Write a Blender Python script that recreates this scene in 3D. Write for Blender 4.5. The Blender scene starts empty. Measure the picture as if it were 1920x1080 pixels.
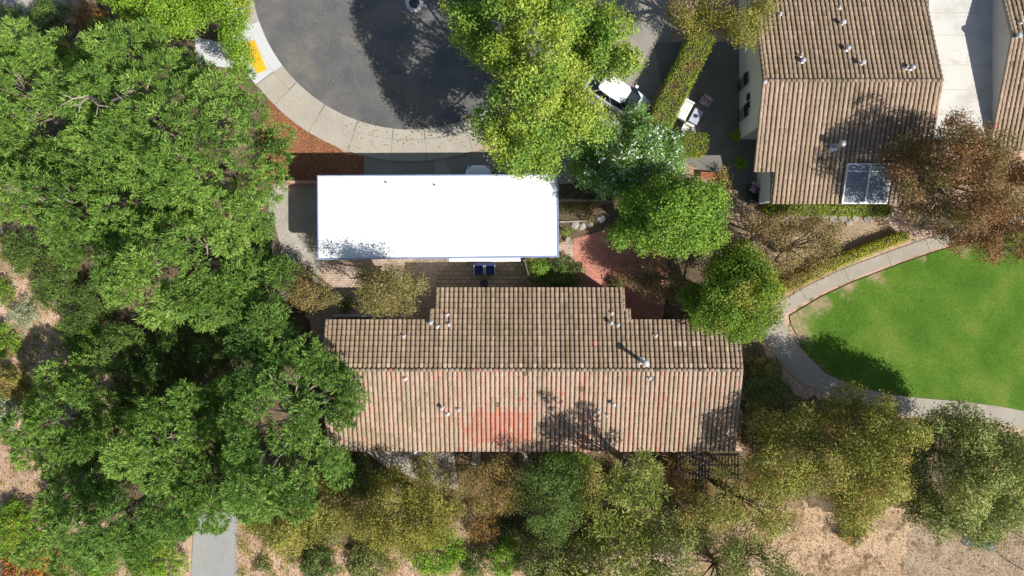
import bpy, math, random
import numpy as np
from mathutils import Vector, Matrix

# ------------------------------------------------------------ camera, light
S = bpy.context.scene
C = S.collection
H = 45.0                                     # drone height above the ground, metres
cam_d = bpy.data.cameras.new('camera'); cam_d.sensor_width = 36; cam_d.lens = 24
cam_d.clip_start = 0.5; cam_d.clip_end = 2000
cam = bpy.data.objects.new('camera', cam_d); C.objects.link(cam)
cam.location = (0, 0, H); cam.rotation_euler = (0, 0, 0)
S.camera = cam

SUN_AZ = Vector((0.82, -0.575))              # horizontal direction towards the sun
EL = math.radians(46)
w = bpy.data.worlds.new('World'); S.world = w; w.use_nodes = True
nt = w.node_tree
sky = nt.nodes.new('ShaderNodeTexSky'); sky.sky_type = 'NISHITA'; sky.sun_disc = False
sky.sun_elevation = EL; sky.sun_rotation = math.atan2(SUN_AZ.x, SUN_AZ.y)
bg = nt.nodes['Background']; bg.inputs['Strength'].default_value = 0.088
nt.links.new(sky.outputs[0], bg.inputs['Color'])
sd = bpy.data.lights.new('sun', 'SUN'); sd.energy = 4.8; sd.angle = math.radians(0.5); sd.color = (1, .97, .92)
sun = bpy.data.objects.new('sun', sd); C.objects.link(sun)
n_ = SUN_AZ.normalized()
sun.rotation_euler = Vector((-n_.x*math.cos(EL), -n_.y*math.cos(EL), -math.sin(EL))).to_track_quat('-Z', 'Y').to_euler()
S.view_settings.view_transform = 'Standard'; S.view_settings.look = 'None'
S.view_settings.exposure = 0.42; S.view_settings.gamma = 1
try: S.view_settings.use_curve_mapping = False
except Exception: pass

rng = np.random.default_rng(11)
random.seed(5)

def at(px, py, z=0.0):
    """photo pixel seen at height z -> place in metres"""
    k = (H - z)/1280.0
    return ((px-960)*k, (540-py)*k, z)

# ------------------------------------------------------------ object helpers
def tag(o, label=None, cat=None, group=None, kind=None):
    if label: o['label'] = label
    if cat: o['category'] = cat
    if group: o['group'] = group
    if kind: o['kind'] = kind
    return o
def thing(name, label, cat, loc=(0, 0, 0), rz=0, group=None):
    o = bpy.data.objects.new(name, None); C.objects.link(o)
    o.location = loc; o.rotation_euler = (0, 0, rz); o.empty_display_size = .3
    return tag(o, label, cat, group)
def copy_tree(o, parent=None):
    c = o.copy(); C.objects.link(c)
    if parent: c.parent = parent
    for ch in list(o.children): copy_tree(ch, c)
    return c

class MB:
    """collects faces, becomes one mesh"""
    def __init__(s): s.v = []; s.f = []; s.t = []
    def add(s, verts, faces, tint=.5):
        b = len(s.v); s.v += [tuple(p) for p in verts]
        for f in faces: s.f.append(tuple(b+i for i in f)); s.t.append(tint)
        return s
    def box(s, x0, y0, z0, x1, y1, z1, tint=.5, rz=0, piv=None):
        vs = [(x, y, z) for z in (z0, z1) for x, y in ((x0, y0), (x1, y0), (x1, y1), (x0, y1))]
        if rz:
            cx, cy = piv or ((x0+x1)/2, (y0+y1)/2); c, n = math.cos(rz), math.sin(rz)
            vs = [(cx+(x-cx)*c-(y-cy)*n, cy+(x-cx)*n+(y-cy)*c, z) for x, y, z in vs]
        return s.add(vs, [(3,2,1,0),(4,5,6,7),(0,1,5,4),(1,2,6,5),(2,3,7,6),(3,0,4,7)], tint)
    def bevbox(s, x0, y0, z0, x1, y1, z1, b=.03, tint=.5):
        """box with chamfered top rim"""
        r = [(x0,y0,z0),(x1,y0,z0),(x1,y1,z0),(x0,y1,z0),(x0,y0,z1-b),(x1,y0,z1-b),(x1,y1,z1-b),(x0,y1,z1-b),
             (x0+b,y0+b,z1),(x1-b,y0+b,z1),(x1-b,y1-b,z1),(x0+b,y1-b,z1)]
        f = [(3,2,1,0),(8,9,10,11)]
        for a in (0, 4):
            for i in range(4): f.append((a+i, a+(i+1) % 4, a+4+(i+1) % 4, a+4+i))
        return s.add(r, f, tint)
    def prism(s, poly, z0, z1, tint=.5):
        n = len(poly); vs = [(x, y, z0) for x, y in poly]+[(x, y, z1) for x, y in poly]
        a = sum(poly[i][0]*poly[(i+1) % n][1]-poly[(i+1) % n][0]*poly[i][1] for i in range(n))
        if a < 0: return s.prism(poly[::-1], z0, z1, tint)
        return s.add(vs, [tuple(range(n))[::-1], tuple(range(n, 2*n))]+[(i, (i+1) % n, n+(i+1) % n, n+i) for i in range(n)], tint)
    def tube(s, pts, rad, seg=6, tint=.5, cap=True):
        pts = [Vector(p) for p in pts]
        if not hasattr(rad, '__len__'): rad = [rad]*len(pts)
        b = len(s.v)
        for i, p in enumerate(pts):
            d = (pts[min(i+1, len(pts)-1)]-pts[max(i-1, 0)]).normalized()
            u = d.orthogonal().normalized() if i == 0 else (u-d*u.dot(d)).normalized()
            q = d.cross(u)
            for k in range(seg):
                a = 2*math.pi*k/seg; s.v.append(tuple(p+(u*math.cos(a)+q*math.sin(a))*rad[i]))
        for i in range(len(pts)-1):
            for k in range(seg):
                s.f.append((b+i*seg+k, b+i*seg+(k+1) % seg, b+(i+1)*seg+(k+1) % seg, b+(i+1)*seg+k)); s.t.append(tint)
        if cap:
            s.f.append(tuple(b+k for k in range(seg))[::-1]); s.t.append(tint)
            e = b+(len(pts)-1)*seg; s.f.append(tuple(e+k for k in range(seg))); s.t.append(tint)
        return s
    def lathe(s, cx, cy, prof, seg=20, tint=.5):
        b = len(s.v); n = len(prof)
        for r, z in prof:
            for k in range(seg):
                a = 2*math.pi*k/seg; s.v.append((cx+r*math.cos(a), cy+r*math.sin(a), z))
        for i in range(n-1):
            for k in range(seg):
                s.f.append((b+i*seg+k, b+i*seg+(k+1) % seg, b+(i+1)*seg+(k+1) % seg, b+(i+1)*seg+k)); s.t.append(tint)
        e = b+(n-1)*seg; s.f.append(tuple(e+k for k in range(seg))); s.t.append(tint)
        s.f.append(tuple(b+k for k in range(seg))[::-1]); s.t.append(tint)
        return s
    def build(s, name, mat, parent=None, smooth=False):
        me = bpy.data.meshes.new(name); me.from_pydata(s.v, [], s.f); me.update()
        a = me.attributes.new('tint', 'FLOAT', 'FACE'); a.data.foreach_set('value', np.array(s.t, dtype=np.float32))
        if mat: me.materials.append(mat)
        if smooth: me.polygons.foreach_set('use_smooth', [True]*len(me.polygons))
        o = bpy.data.objects.new(name, me); C.objects.link(o)
        if parent: o.parent = parent
        return o

def quads_obj(name, V, T, mat, parent=None):
    """V (n,4,3) free quads, T (n,) tint -> one mesh object"""
    n = len(V); me = bpy.data.meshes.new(name)
    me.vertices.add(n*4); me.vertices.foreach_set('co', V.astype(np.float32).ravel())
    me.loops.add(n*4); me.loops.foreach_set('vertex_index', np.arange(n*4, dtype=np.int32))
    me.polygons.add(n); me.polygons.foreach_set('loop_start', np.arange(0, n*4, 4, dtype=np.int32))
    me.polygons.foreach_set('loop_total', np.full(n, 4, dtype=np.int32))
    me.update(calc_edges=True)
    a = me.attributes.new('tint', 'FLOAT', 'FACE'); a.data.foreach_set('value', T.astype(np.float32))
    me.materials.append(mat)
    o = bpy.data.objects.new(name, me); C.objects.link(o)
    if parent: o.parent = parent
    return o

# ------------------------------------------------------------ materials
def newmat(name):
    m = bpy.data.materials.new(name); m.use_nodes = True
    return m, m.node_tree, m.node_tree.nodes['Principled BSDF']
def node(t, typ, **kw):
    n = t.nodes.new(typ)
    for k, v in kw.items(): setattr(n, k, v)
    return n
def ramp(t, src, cols, pos=None):
    r = node(t, 'ShaderNodeValToRGB'); e = r.color_ramp.elements
    pos = pos or [i/(len(cols)-1) for i in range(len(cols))]
    while len(e) < len(cols): e.new(.5)
    for i, (p, c) in enumerate(zip(pos, cols)): e[i].position = p; e[i].color = (*c, 1)
    t.links.new(src, r.inputs[0]); return r.outputs[0]
def noise(t, scale, detail=4, rough=.6, vec=None, dist=0):
    n = node(t, 'ShaderNodeTexNoise'); n.inputs['Scale'].default_value = scale
    n.inputs['Detail'].default_value = detail; n.inputs['Roughness'].default_value = rough
    n.inputs['Distortion'].default_value = dist
    if vec is None: vec = node(t, 'ShaderNodeNewGeometry').outputs['Position']
    t.links.new(vec, n.inputs['Vector']); return n.outputs['Fac']
def mix(t, fac, a, b, mode='MIX'):
    m = node(t, 'ShaderNodeMix', data_type='RGBA', blend_type=mode)
    for k, v in ((0, fac), (6, a), (7, b)):
        if isinstance(v, (int, float)): m.inputs[k].default_value = v
        elif isinstance(v, tuple): m.inputs[k].default_value = (*v, 1)
        else: t.links.new(v, m.inputs[k])
    return m.outputs[2]
def bump(t, b, h, strength=.4, dist=.05):
    n = node(t, 'ShaderNodeBump'); n.inputs['Strength'].default_value = strength; n.inputs['Distance'].default_value = dist
    t.links.new(h, n.inputs['Height']); t.links.new(n.outputs[0], b.inputs['Normal'])

def ground_mat(name, big, fine, sc_big=.25, sc_fine=9, rough=.9, bs=.5, bd=.05, pos=None, fpos=None, spot=None):
    """large patches of colour times a fine grain; spot=(colour, scale, low, high) adds scattered patches"""
    m, t, b = newmat(name)
    c1 = ramp(t, noise(t, sc_big, 6, .65), big, pos or [.3+.4*i/(len(big)-1) for i in range(len(big))])
    nf = noise(t, sc_fine, 5, .75)
    c2 = ramp(t, nf, fine, fpos or [.32, .68])
    c = mix(t, 1.0, c1, c2, 'MULTIPLY')
    if spot:
        k = ramp(t, noise(t, spot[1], 5, .7, dist=.4), [(0,0,0), (1,1,1)], [spot[2], spot[3]])
        c = mix(t, k, c, mix(t, 1.0, spot[0], c2, 'MULTIPLY'))
    t.links.new(c, b.inputs['Base Color']); b.inputs['Roughness'].default_value = rough
    b.inputs['Specular IOR Level'].default_value = .2
    bump(t, b, nf, bs, bd); return m
G1 = [(.55,.55,.55), (1.3,1.3,1.3)]
G2 = [(.8,.8,.8), (1.12,1.12,1.12)]
M = {}
M['earth'] = ground_mat('earth', [(.28,.19,.12), (.46,.31,.21), (.62,.44,.32)], G1, .35, 7, spot=((.10,.14,.04), .55, .56, .66))
M['litter'] = ground_mat('litter', [(.07,.05,.035), (.14,.10,.06), (.26,.19,.12)], G1, .8, 9, spot=((.075,.08,.035), .9, .52, .66))
M['mulch'] = ground_mat('mulch', [(.22,.09,.05), (.34,.155,.085)], [(.3,.3,.3), (1.5,1.4,1.3)], .8, 14, bs=.9)
M['gravel'] = ground_mat('gravel', [(.34,.30,.25), (.46,.42,.36)], [(.6,.6,.6), (1.25,1.25,1.25)], .5, 16, bs=.7)
M['dry'] = ground_mat('dry_grass', [(.30,.20,.12), (.52,.37,.24), (.60,.45,.31)], [(.5,.48,.45), (1.25,1.25,1.25)], .5, 10, bs=.8, spot=((.17,.12,.07), 1.1, .52, .6))
M['soil'] = ground_mat('grey_soil', [(.22,.155,.105), (.36,.27,.19), (.42,.32,.22)], G1, .9, 12, bs=.6, spot=((.12,.085,.055), 1.3, .55, .68))
M['sand'] = ground_mat('sandy_soil', [(.28,.20,.13), (.42,.31,.21)], [(.65,.65,.65), (1.2,1.2,1.2)], .6, 9, bs=.5)
M['asphalt'] = ground_mat('asphalt', [(.085,.087,.09), (.13,.125,.118), (.20,.18,.145)], [(.7,.7,.7), (1.3,1.3,1.3)], .2, 18, .85, .25, .02, pos=[.36,.5,.64])
M['conc'] = ground_mat('concrete', [(.35,.31,.25), (.44,.40,.33)], G2, .5, 14, .85, .15, .02)
M['conc_new'] = ground_mat('pale_concrete', [(.50,.50,.49), (.58,.57,.55)], G2, .5, 14, .8, .1, .02)
M['drive'] = ground_mat('drive_concrete', [(.42,.39,.34), (.58,.55,.49), (.62,.59,.53)], [(.85,.85,.85), (1.08,1.08,1.08)], .45, 12, .85, .1, .02, spot=((.36,.28,.18), .45, .60, .74))
M['drive_dark'] = ground_mat('shade_toned_drive_concrete', [(.25,.23,.19), (.33,.30,.25)], G2, .5, 14, .9, .2, .02)  # driveway shade deepened in the concrete colour itself
M['court'] = ground_mat('shade_toned_court_concrete', [(.16,.15,.13), (.22,.205,.175)], G2, .5, 14, .9, .2, .02)  # concrete colour darkened to carry the courtyard's shade
M['path'] = ground_mat('path_concrete', [(.30,.265,.21), (.39,.345,.28)], G2, .6, 14, .85, .2, .02)
M['tarpath'] = ground_mat('tar_path', [(.27,.265,.25), (.33,.32,.30)], [(.75,.75,.75), (1.2,1.2,1.2)], .4, 20, .9, .3, .02)
M['yellow'] = ground_mat('yellow_plastic', [(.78,.38,.02), (.86,.45,.03)], G2, .8, 10, .6, .1, .02)
M['joint'] = ground_mat('joint', [(.16,.14,.115), (.21,.185,.15)], G2)
M['stucco'] = ground_mat('stucco', [(.50,.47,.42), (.58,.55,.50)], G2, .6, 20, .9, .2, .01)
M['stucco_w'] = ground_mat('white_stucco', [(.78,.78,.77), (.84,.84,.82)], G2, .6, 20, .9, .2, .01)
M['wood'] = ground_mat('weathered_wood', [(.13,.105,.08), (.24,.20,.16)], [(.6,.6,.6), (1.2,1.2,1.2)], 2.5, 14, .85, .4, .02)
M['woodred'] = ground_mat('red_wood', [(.28,.09,.04), (.4,.15,.07)], [(.7,.7,.7), (1.15,1.15,1.15)], 2.5, 14, .7, .3, .02)
M['bark'] = ground_mat('bark', [(.14,.10,.07), (.27,.21,.16)], [(.6,.6,.6), (1.2,1.2,1.2)], 2, 12, .95, .6, .03)
M['bark_pale'] = ground_mat('pale_bark', [(.30,.23,.18), (.42,.35,.29)], [(.6,.6,.6), (1.2,1.2,1.2)], 2, 12, .95, .6, .03)
M['stone'] = ground_mat('stone', [(.28,.25,.21), (.42,.39,.34)], [(.7,.7,.7), (1.15,1.15,1.15)], 2, 9, .9, .5, .03)
M['pot'] = ground_mat('glazed_pot', [(.03,.03,.035), (.06,.055,.05)], G2, 2, 9, .4)
M['terracotta'] = ground_mat('terracotta', [(.36,.15,.08), (.46,.22,.12)], G2, 2, 9, .8)

def plain(name, col, rough=.5, metal=0, spec=.5, var=.12):
    m, t, b = newmat(name)
    lo = tuple(c*(1-var) for c in col); hi = tuple(min(1, c*(1+var)) for c in col)
    t.links.new(ramp(t, noise(t, 3, 5, .7), [lo, hi], [.35, .65]), b.inputs['Base Color'])
    b.inputs['Roughness'].default_value = rough; b.inputs['Metallic'].default_value = metal
    b.inputs['Specular IOR Level'].default_value = spec
    return m
M['white'] = plain('white_paint', (.76,.76,.75), .5, var=.04)
M['vent'] = plain('vent_paint', (.46,.43,.42), .7, var=.25)
M['metal'] = plain('grey_metal', (.40,.41,.42), .45, .4)
M['trim'] = plain('blue_trim', (.28,.34,.50), .45, .2)
M['dark'] = plain('dark_metal', (.03,.03,.035), .5)
M['rubber'] = plain('rubber', (.02,.02,.02), .8)
M['navy'] = plain('navy_fabric', (.018,.03,.13), .9)
M['cream'] = plain('cream_fabric', (.66,.62,.57), .9)
M['bluefab'] = plain('grey_blue_top', (.40,.44,.52), .35)
M['carw'] = plain('car_paint', (.78,.79,.80), .25, var=.02)
M['glass'] = plain('dark_glass', (.015,.02,.025), .08, var=.1)
M['lamp'] = plain('lamp_glass', (.5,.5,.5), .15)
M['red'] = plain('red_lens', (.4,.02,.02), .3)
M['hose'] = plain('hose', (.09,.34,.25), .5)
M['tarp'] = plain('blue_tarp', (.10,.13,.17), .5, var=.4)
M['flower'] = plain('petals', (.8,.8,.76), .8)
M['flower_o'] = plain('orange_petals', (.7,.16,.03), .8)
M['panel'] = plain('panel_glass', (.22,.25,.27), .7, var=.1)
M['core'] = plain('twig_core', (.035,.03,.018), .95)

def brick_mat(name, c1, c2, mortar, w_, h_, ms, rot=0, wear=None):
    m, t, b = newmat(name)
    mp = node(t, 'ShaderNodeMapping'); mp.inputs['Rotation'].default_value = (0, 0, rot)
    t.links.new(node(t, 'ShaderNodeNewGeometry').outputs['Position'], mp.inputs[0])
    br = node(t, 'ShaderNodeTexBrick'); t.links.new(mp.outputs[0], br.inputs['Vector'])
    for k, c in (('Color1', c1), ('Color2', c2), ('Mortar', mortar)): br.inputs[k].default_value = (*c, 1)
    br.inputs['Scale'].default_value = 1; br.inputs['Brick Width'].default_value = w_
    br.inputs['Row Height'].default_value = h_; br.inputs['Mortar Size'].default_value = ms
    br.inputs['Mortar Smooth'].default_value = .3
    f = ramp(t, noise(t, 1.2, 6, .7), [(.7,.7,.7), (1.2,1.2,1.2)], [.3, .7])
    t.links.new(mix(t, 1.0, br.outputs[0], f, 'MULTIPLY'), b.inputs['Base Color'])
    b.inputs['Roughness'].default_value = .9; return m
M['brick'] = brick_mat('red_brick_paving', (.44,.15,.10), (.56,.24,.17), (.40,.22,.17), .22, .11, .012, .0)
M['paver'] = brick_mat('buff_pavers', (.33,.25,.16), (.46,.37,.25), (.14,.11,.08), .42, .28, .022, .0)
M['paver2'] = brick_mat('small_buff_pavers', (.38,.28,.21), (.50,.38,.29), (.22,.17,.13), .24, .16, .012, .0)
M['wallbrick'] = brick_mat('wall_brick', (.40,.20,.14), (.5,.28,.2), (.4,.33,.28), .24, .12, .012)

# roof tiles: every tile has its own tint; above 1 = the newer red ones
def tile_mat(name, cols, pos, moss=.5):
    m, t, b = newmat(name)
    a = node(t, 'ShaderNodeAttribute', attribute_name='tint')
    c = ramp(t, a.outputs['Fac'], cols, pos)
    nz = noise(t, .5, 5, .6)
    f = ramp(t, noise(t, 14, 4, .7), [(.74,.74,.74), (1.16,1.15,1.13)], [.32, .68])
    c = mix(t, 1.0, c, f, 'MULTIPLY')
    k = ramp(t, nz, [(0,0,0), (moss,)*3], [.46, .62])
    c = mix(t, k, c, mix(t, 1.0, c, (.70,.78,.66), 'MULTIPLY'))
    t.links.new(c, b.inputs['Base Color']); b.inputs['Roughness'].default_value = .85
    b.inputs['Specular IOR Level'].default_value = .25
    return m
TP = [0, .35, .6, .78, .9, 1]
M['tile'] = tile_mat('clay_tiles', [(.14,.105,.075), (.23,.17,.115), (.355,.262,.185), (.45,.335,.25), (.46,.25,.175), (.50,.20,.14)], TP)
M['pan'] = tile_mat('clay_pans', [(.12,.06,.04), (.20,.10,.065), (.26,.13,.085), (.25,.14,.09), (.29,.13,.085), (.38,.13,.085)], TP)

def leaf_mat(name, cols, trans=.22, hue=None, rough=.55, scale=.45):
    cols = [(r*1.06, g_*1.04, b_*.78) for r, g_, b_ in cols]
    m, t, b = newmat(name)
    a = node(t, 'ShaderNodeAttribute', attribute_name='tint')
    c = ramp(t, a.outputs['Fac'], cols, [.05+.9*i/(len(cols)-1) for i in range(len(cols))])
    if hue:
        k = ramp(t, noise(t, scale, 4, .6), [(0,0,0), (1,1,1)], [hue[1], hue[1]+.12])
        c = mix(t, k, c, mix(t, .75, c, hue[0]))
    t.links.new(c, b.inputs['Base Color']); b.inputs['Roughness'].default_value = rough
    b.inputs['Specular IOR Level'].default_value = .25
    tr = node(t, 'ShaderNodeBsdfTranslucent')
    t.links.new(mix(t, 1.0, c, (1.3,1.35,.7), 'MULTIPLY'), tr.inputs['Color'])
    ms = node(t, 'ShaderNodeMixShader'); ms.inputs[0].default_value = trans
    t.links.new(b.outputs[0], ms.inputs[1]); t.links.new(tr.outputs[0], ms.inputs[2])
    t.links.new(ms.outputs[0], t.nodes['Material Output'].inputs['Surface'])
    return m
L = {}
L['pine'] = leaf_mat('pine_needles', [(.065,.13,.035), (.15,.265,.06), (.245,.39,.095), (.35,.45,.16)], hue=((.20,.13,.07), .66))
L['pine2'] = leaf_mat('cool_pine_needles', [(.055,.12,.035), (.125,.235,.06), (.215,.35,.09), (.31,.40,.15)], hue=((.18,.12,.07), .68))
L['bright'] = leaf_mat('bright_leaves', [(.07,.15,.02), (.16,.30,.03), (.26,.40,.055), (.38,.45,.08)], hue=((.36,.38,.04), .56))
L['lime'] = leaf_mat('lime_leaves', [(.10,.18,.03), (.24,.34,.05), (.385,.455,.085), (.51,.52,.17)], hue=((.14,.28,.05), .48))
L['round'] = leaf_mat('glossy_leaves', [(.06,.13,.02), (.13,.25,.035), (.22,.36,.06), (.34,.42,.09)], hue=((.33,.34,.05), .60))
L['round2'] = leaf_mat('mid_green_leaves', [(.05,.11,.015), (.12,.22,.03), (.23,.33,.045), (.36,.38,.06)], hue=((.36,.34,.06), .55))
L['olean'] = leaf_mat('narrow_leaves', [(.08,.16,.05), (.16,.29,.09), (.25,.42,.14), (.36,.48,.22)])
L['olive'] = leaf_mat('olive_leaves', [(.09,.08,.03), (.18,.16,.06), (.29,.25,.115), (.38,.32,.18)], hue=((.30,.15,.07), .58))
L['olive2'] = leaf_mat('olive_green_leaves', [(.09,.11,.025), (.21,.225,.05), (.35,.345,.10), (.48,.43,.19)], hue=((.46,.27,.10), .54), scale=.7)
L['dusk'] = leaf_mat('dusty_green_leaves', [(.07,.10,.035), (.175,.215,.07), (.31,.345,.14), (.46,.44,.23)], hue=((.44,.30,.12), .60), scale=.7)
L['yellow'] = leaf_mat('yellowing_leaves', [(.10,.10,.025), (.23,.22,.05), (.35,.325,.085), (.45,.37,.15)], hue=((.12,.20,.04), .58))
L['orange'] = leaf_mat('rusty_leaves', [(.13,.07,.025), (.28,.16,.05), (.40,.24,.08), (.42,.32,.12)], hue=((.14,.16,.05), .58))
L['chips'] = leaf_mat('mulch_chips', [(.16,.06,.03), (.30,.13,.07), (.42,.22,.12), (.5,.33,.22)], 0)
L['rusty'] = leaf_mat('rusty_olive_leaves', [(.10,.08,.03), (.22,.18,.06), (.33,.27,.10), (.40,.31,.14)], hue=((.40,.22,.09), .50), scale=.9)
L['red'] = leaf_mat('russet_leaves', [(.10,.05,.025), (.205,.11,.06), (.30,.17,.095), (.37,.24,.15)], hue=((.18,.19,.06), .50))
L['red2'] = leaf_mat('green_russet_leaves', [(.09,.08,.03), (.20,.16,.07), (.32,.24,.12), (.40,.27,.18)], hue=((.32,.13,.10), .58))
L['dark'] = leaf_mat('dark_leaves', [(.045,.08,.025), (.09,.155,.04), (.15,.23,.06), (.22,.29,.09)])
L['feather'] = leaf_mat('pale_feathery_leaves', [(.14,.18,.05), (.25,.30,.09), (.35,.38,.14), (.42,.42,.2)], hue=((.10,.22,.05), .62))
L['grey'] = leaf_mat('silver_leaves', [(.16,.22,.16), (.28,.35,.27), (.38,.44,.36), (.46,.5,.44)])
L['hedge'] = leaf_mat('hedge_leaves', [(.08,.13,.02), (.18,.26,.03), (.30,.36,.05), (.36,.34,.08)], hue=((.40,.20,.07), .58), scale=.9)
L['hedgey'] = leaf_mat('yellow_hedge_leaves', [(.16,.18,.02), (.30,.32,.03), (.46,.44,.05), (.52,.46,.08)], hue=((.42,.26,.06), .62), scale=.9)
L['grass'] = leaf_mat('grass_blades', [(.045,.09,.011), (.085,.165,.02), (.14,.23,.033), (.22,.26,.07)], .08, hue=((.16,.22,.035), .60), scale=.5)

# ------------------------------------------------------------ the setting: ground sheets
def W(poly, z=0): return [at(x, y, z)[:2] for x, y in poly]
def jag(poly, amp=.15, step=.3):
    out = []; ph = random.uniform(0, 6)
    for i in range(len(poly)):
        a = Vector(poly[i]); b = Vector(poly[(i+1) % len(poly)]); n = max(1, int((b-a).length/step))
        d = (b-a).normalized(); nrm = Vector((-d.y, d.x))
        for k in range(n):
            w_ = math.sin(k*.9+ph+i)*.7+math.sin(k*2.3+i*2+ph)*.5+random.uniform(-.8, .8)
            out.append(tuple(a.lerp(b, k/n)+nrm*w_*amp*(.2+.8*min(1, 3*min(k, n-k)/n))))
    return out
LEVEL = [0]
def sheet(name, poly, level, mat, thick=0, j=0):
    if j: poly = jag(poly, j)
    LEVEL[0] += 1; z = .004+LEVEL[0]*.0022
    mb = MB()
    if thick: mb.prism(poly, -.05, thick)
    else:
        mb.add([(x, y, z) for x, y in poly], [tuple(range(len(poly)))])
    o = mb.build(name, mat)
    if not thick and o.data.polygons[0].normal.z < 0: o.data.flip_normals()
    return tag(o, kind='structure')
def ribbon(name, pts, width, level, mat, joints=None, thick=0):
    pts = [Vector(at(x, y)[:2]) for x, y in pts]
    # smooth the line
    for _ in range(3):
        q = [pts[0]]
        for a, b in zip(pts, pts[1:]): q += [a.lerp(b, .25), a.lerp(b, .75)]
        q.append(pts[-1]); pts = q
    L_, R_ = [], []
    for i, p in enumerate(pts):
        d = (pts[min(i+1, len(pts)-1)]-pts[max(0, i-1)]).normalized(); n = Vector((-d.y, d.x))
        wd = width if not callable(width) else width(i/(len(pts)-1))
        L_.append(p+n*wd/2); R_.append(p-n*wd/2)
    z = thick
    mb = MB(); n = len(pts)
    vs = [(*p, z) for p in L_]+[(*p, z) for p in R_]
    fs = [(i, n+i, n+i+1, i+1) for i in range(n-1)]
    mb.add(vs, fs)
    if thick:
        b = [(*p, -.02) for p in L_]+[(*p, -.02) for p in R_]
        mb.add(vs+b, [(i, i+1, 2*n+i+1, 2*n+i) for i in range(n-1)]+[(n+i+1, n+i, 3*n+i, 3*n+i+1) for i in range(n-1)])
    o = mb.build(name, mat)
    tag(o, kind='structure')
    if joints:
        jb = MB(); acc = 0; nxt = joints*.5
        for i in range(n-1):
            acc += (pts[i+1]-pts[i]).length
            if acc > nxt:
                nxt += joints
                d = (pts[i+1]-pts[i]).normalized()*.015
                a, b = L_[i], R_[i]
                jb.add([(*(a-d), z+.004), (*(b-d), z+.004), (*(b+d), z+.004), (*(a+d), z+.004)], [(0,1,2,3)])
        jb.build('expansion_joints', M['joint'], o)
    return o

g = MB().add([(-250,-250,0), (250,-250,0), (250,250,0), (-250,250,0)], [(0,1,2,3)]).build('ground', M['earth'])
tag(g, kind='structure')
# broad zones of ground
for pl in ([(180,-80), (480,-80), (480,160), (520,200), (500,420), (560,560), (600,660), (650,870), (450,960), (240,1020), (90,900), (220,760), (200,600), (60,470), (-60,440), (-60,60), (180,40)],
           [(650,845), (1400,845), (1440,930), (1300,1010), (1080,1060), (980,1000), (850,945), (700,1040), (460,1000), (460,960)],
           [(1392,640), (1425,640), (1490,740), (1580,760), (1700,785), (1990,830), (1990,960), (1700,1000), (1540,960), (1440,930), (1392,845)],
           [(1140,240), (1300,260), (1290,330), (1380,400), (1440,500), (1450,560), (1410,600), (1392,640), (1170,640), (1170,520), (1140,420), (1050,420), (1050,260)]):
    sheet('leaf_litter', W(pl), 1, M['litter'], j=.2)
sheet('sandy_soil', W([(1270,300), (1330,290), (1380,330), (1420,390), (1640,395), (1700,440), (1500,560), (1440,500), (1380,430), (1290,330)]), 2, M['sand'], j=.2)
sheet('dry_grass', W([(1430,1000), (1490,930), (1560,970), (1700,950), (1760,990), (1750,1160), (1300,1160), (1380,1080)]), 2, M['dry'], j=.22)
sheet('bare_soil', W([(1700,1000), (1760,960), (1860,940), (1910,850), (2000,830), (2000,1160), (1690,1160)]), 3, M['soil'], j=.22)
sheet('dry_soil', W([(760,985), (860,940), (930,955), (960,990), (900,1020), (800,1020)]), 3, M['sand'], j=.3)
# cul-de-sac
cc = at(770, -57)[:2]; K = H/1280
def ring(r0, r1, a0, a1, n=60):
    A = [math.radians(a0+(a1-a0)*i/n) for i in range(n+1)]
    return [(cc[0]+r1*math.cos(a), cc[1]+r1*math.sin(a)) for a in A]+[(cc[0]+r0*math.cos(a), cc[1]+r0*math.sin(a)) for a in A[::-1]]
sheet('road', [(cc[0]+300.5*K*math.cos(i*math.pi/60), cc[1]+300.5*K*math.sin(i*math.pi/60)) for i in range(120)], 3, M['asphalt'])
sheet('kerb', ring(300*K, 320*K, 217, 360), 0, M['conc'], thick=.07)
sheet('kerb', ring(300*K, 320*K, 199, 216.9, 14), 0, M['conc_new'], thick=.07)
sheet('kerb', ring(300*K, 320*K, 180, 198.9, 14), 0, M['conc'], thick=.07)
o = sheet('pavement', ring(320.3*K, 360*K, 217, 360), 0, M['conc'], thick=.12)
o2 = sheet('new_pavement', ring(320.3*K, 362*K, 188, 216.7), 0, M['conc_new'], thick=.12)
jb = MB()
for a in (225, 238, 251, 264, 275, 289, 303):
    a = math.radians(a); c, s_ = math.cos(a), math.sin(a); n = (-s_*.012, c*.012)
    p, q = (cc[0]+300*K*c, cc[1]+300*K*s_), (cc[0]+360*K*c, cc[1]+360*K*s_)
    jb.add([(p[0]-n[0], p[1]-n[1], .124), (q[0]-n[0], q[1]-n[1], .124), (q[0]+n[0], q[1]+n[1], .124), (p[0]+n[0], p[1]+n[1], .124)], [(0,1,2,3)])
jb.build('expansion_joints', M['joint'], o)
sheet('mulch', W([(505,175), (590,240), (650,290), (700,296), (700,345), (480,345), (490,240)]), 4, M['mulch'])
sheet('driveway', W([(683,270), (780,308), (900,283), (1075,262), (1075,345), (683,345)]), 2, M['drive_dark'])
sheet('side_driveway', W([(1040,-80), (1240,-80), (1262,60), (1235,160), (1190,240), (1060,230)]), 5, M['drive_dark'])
sheet('driveway_patch', W([(816,300), (834,298), (838,310), (846,316), (846,334), (816,336)]), 4, M['gravel'])
sheet('gravel_yard', W([(515,340), (600,340), (640,480), (640,560), (560,560), (530,480), (500,440), (505,380)]), 5, M['gravel'])
sheet('paved_patio', W([(817,470), (985,470), (1000,560), (817,560)]), 6, M['paver'])
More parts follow.
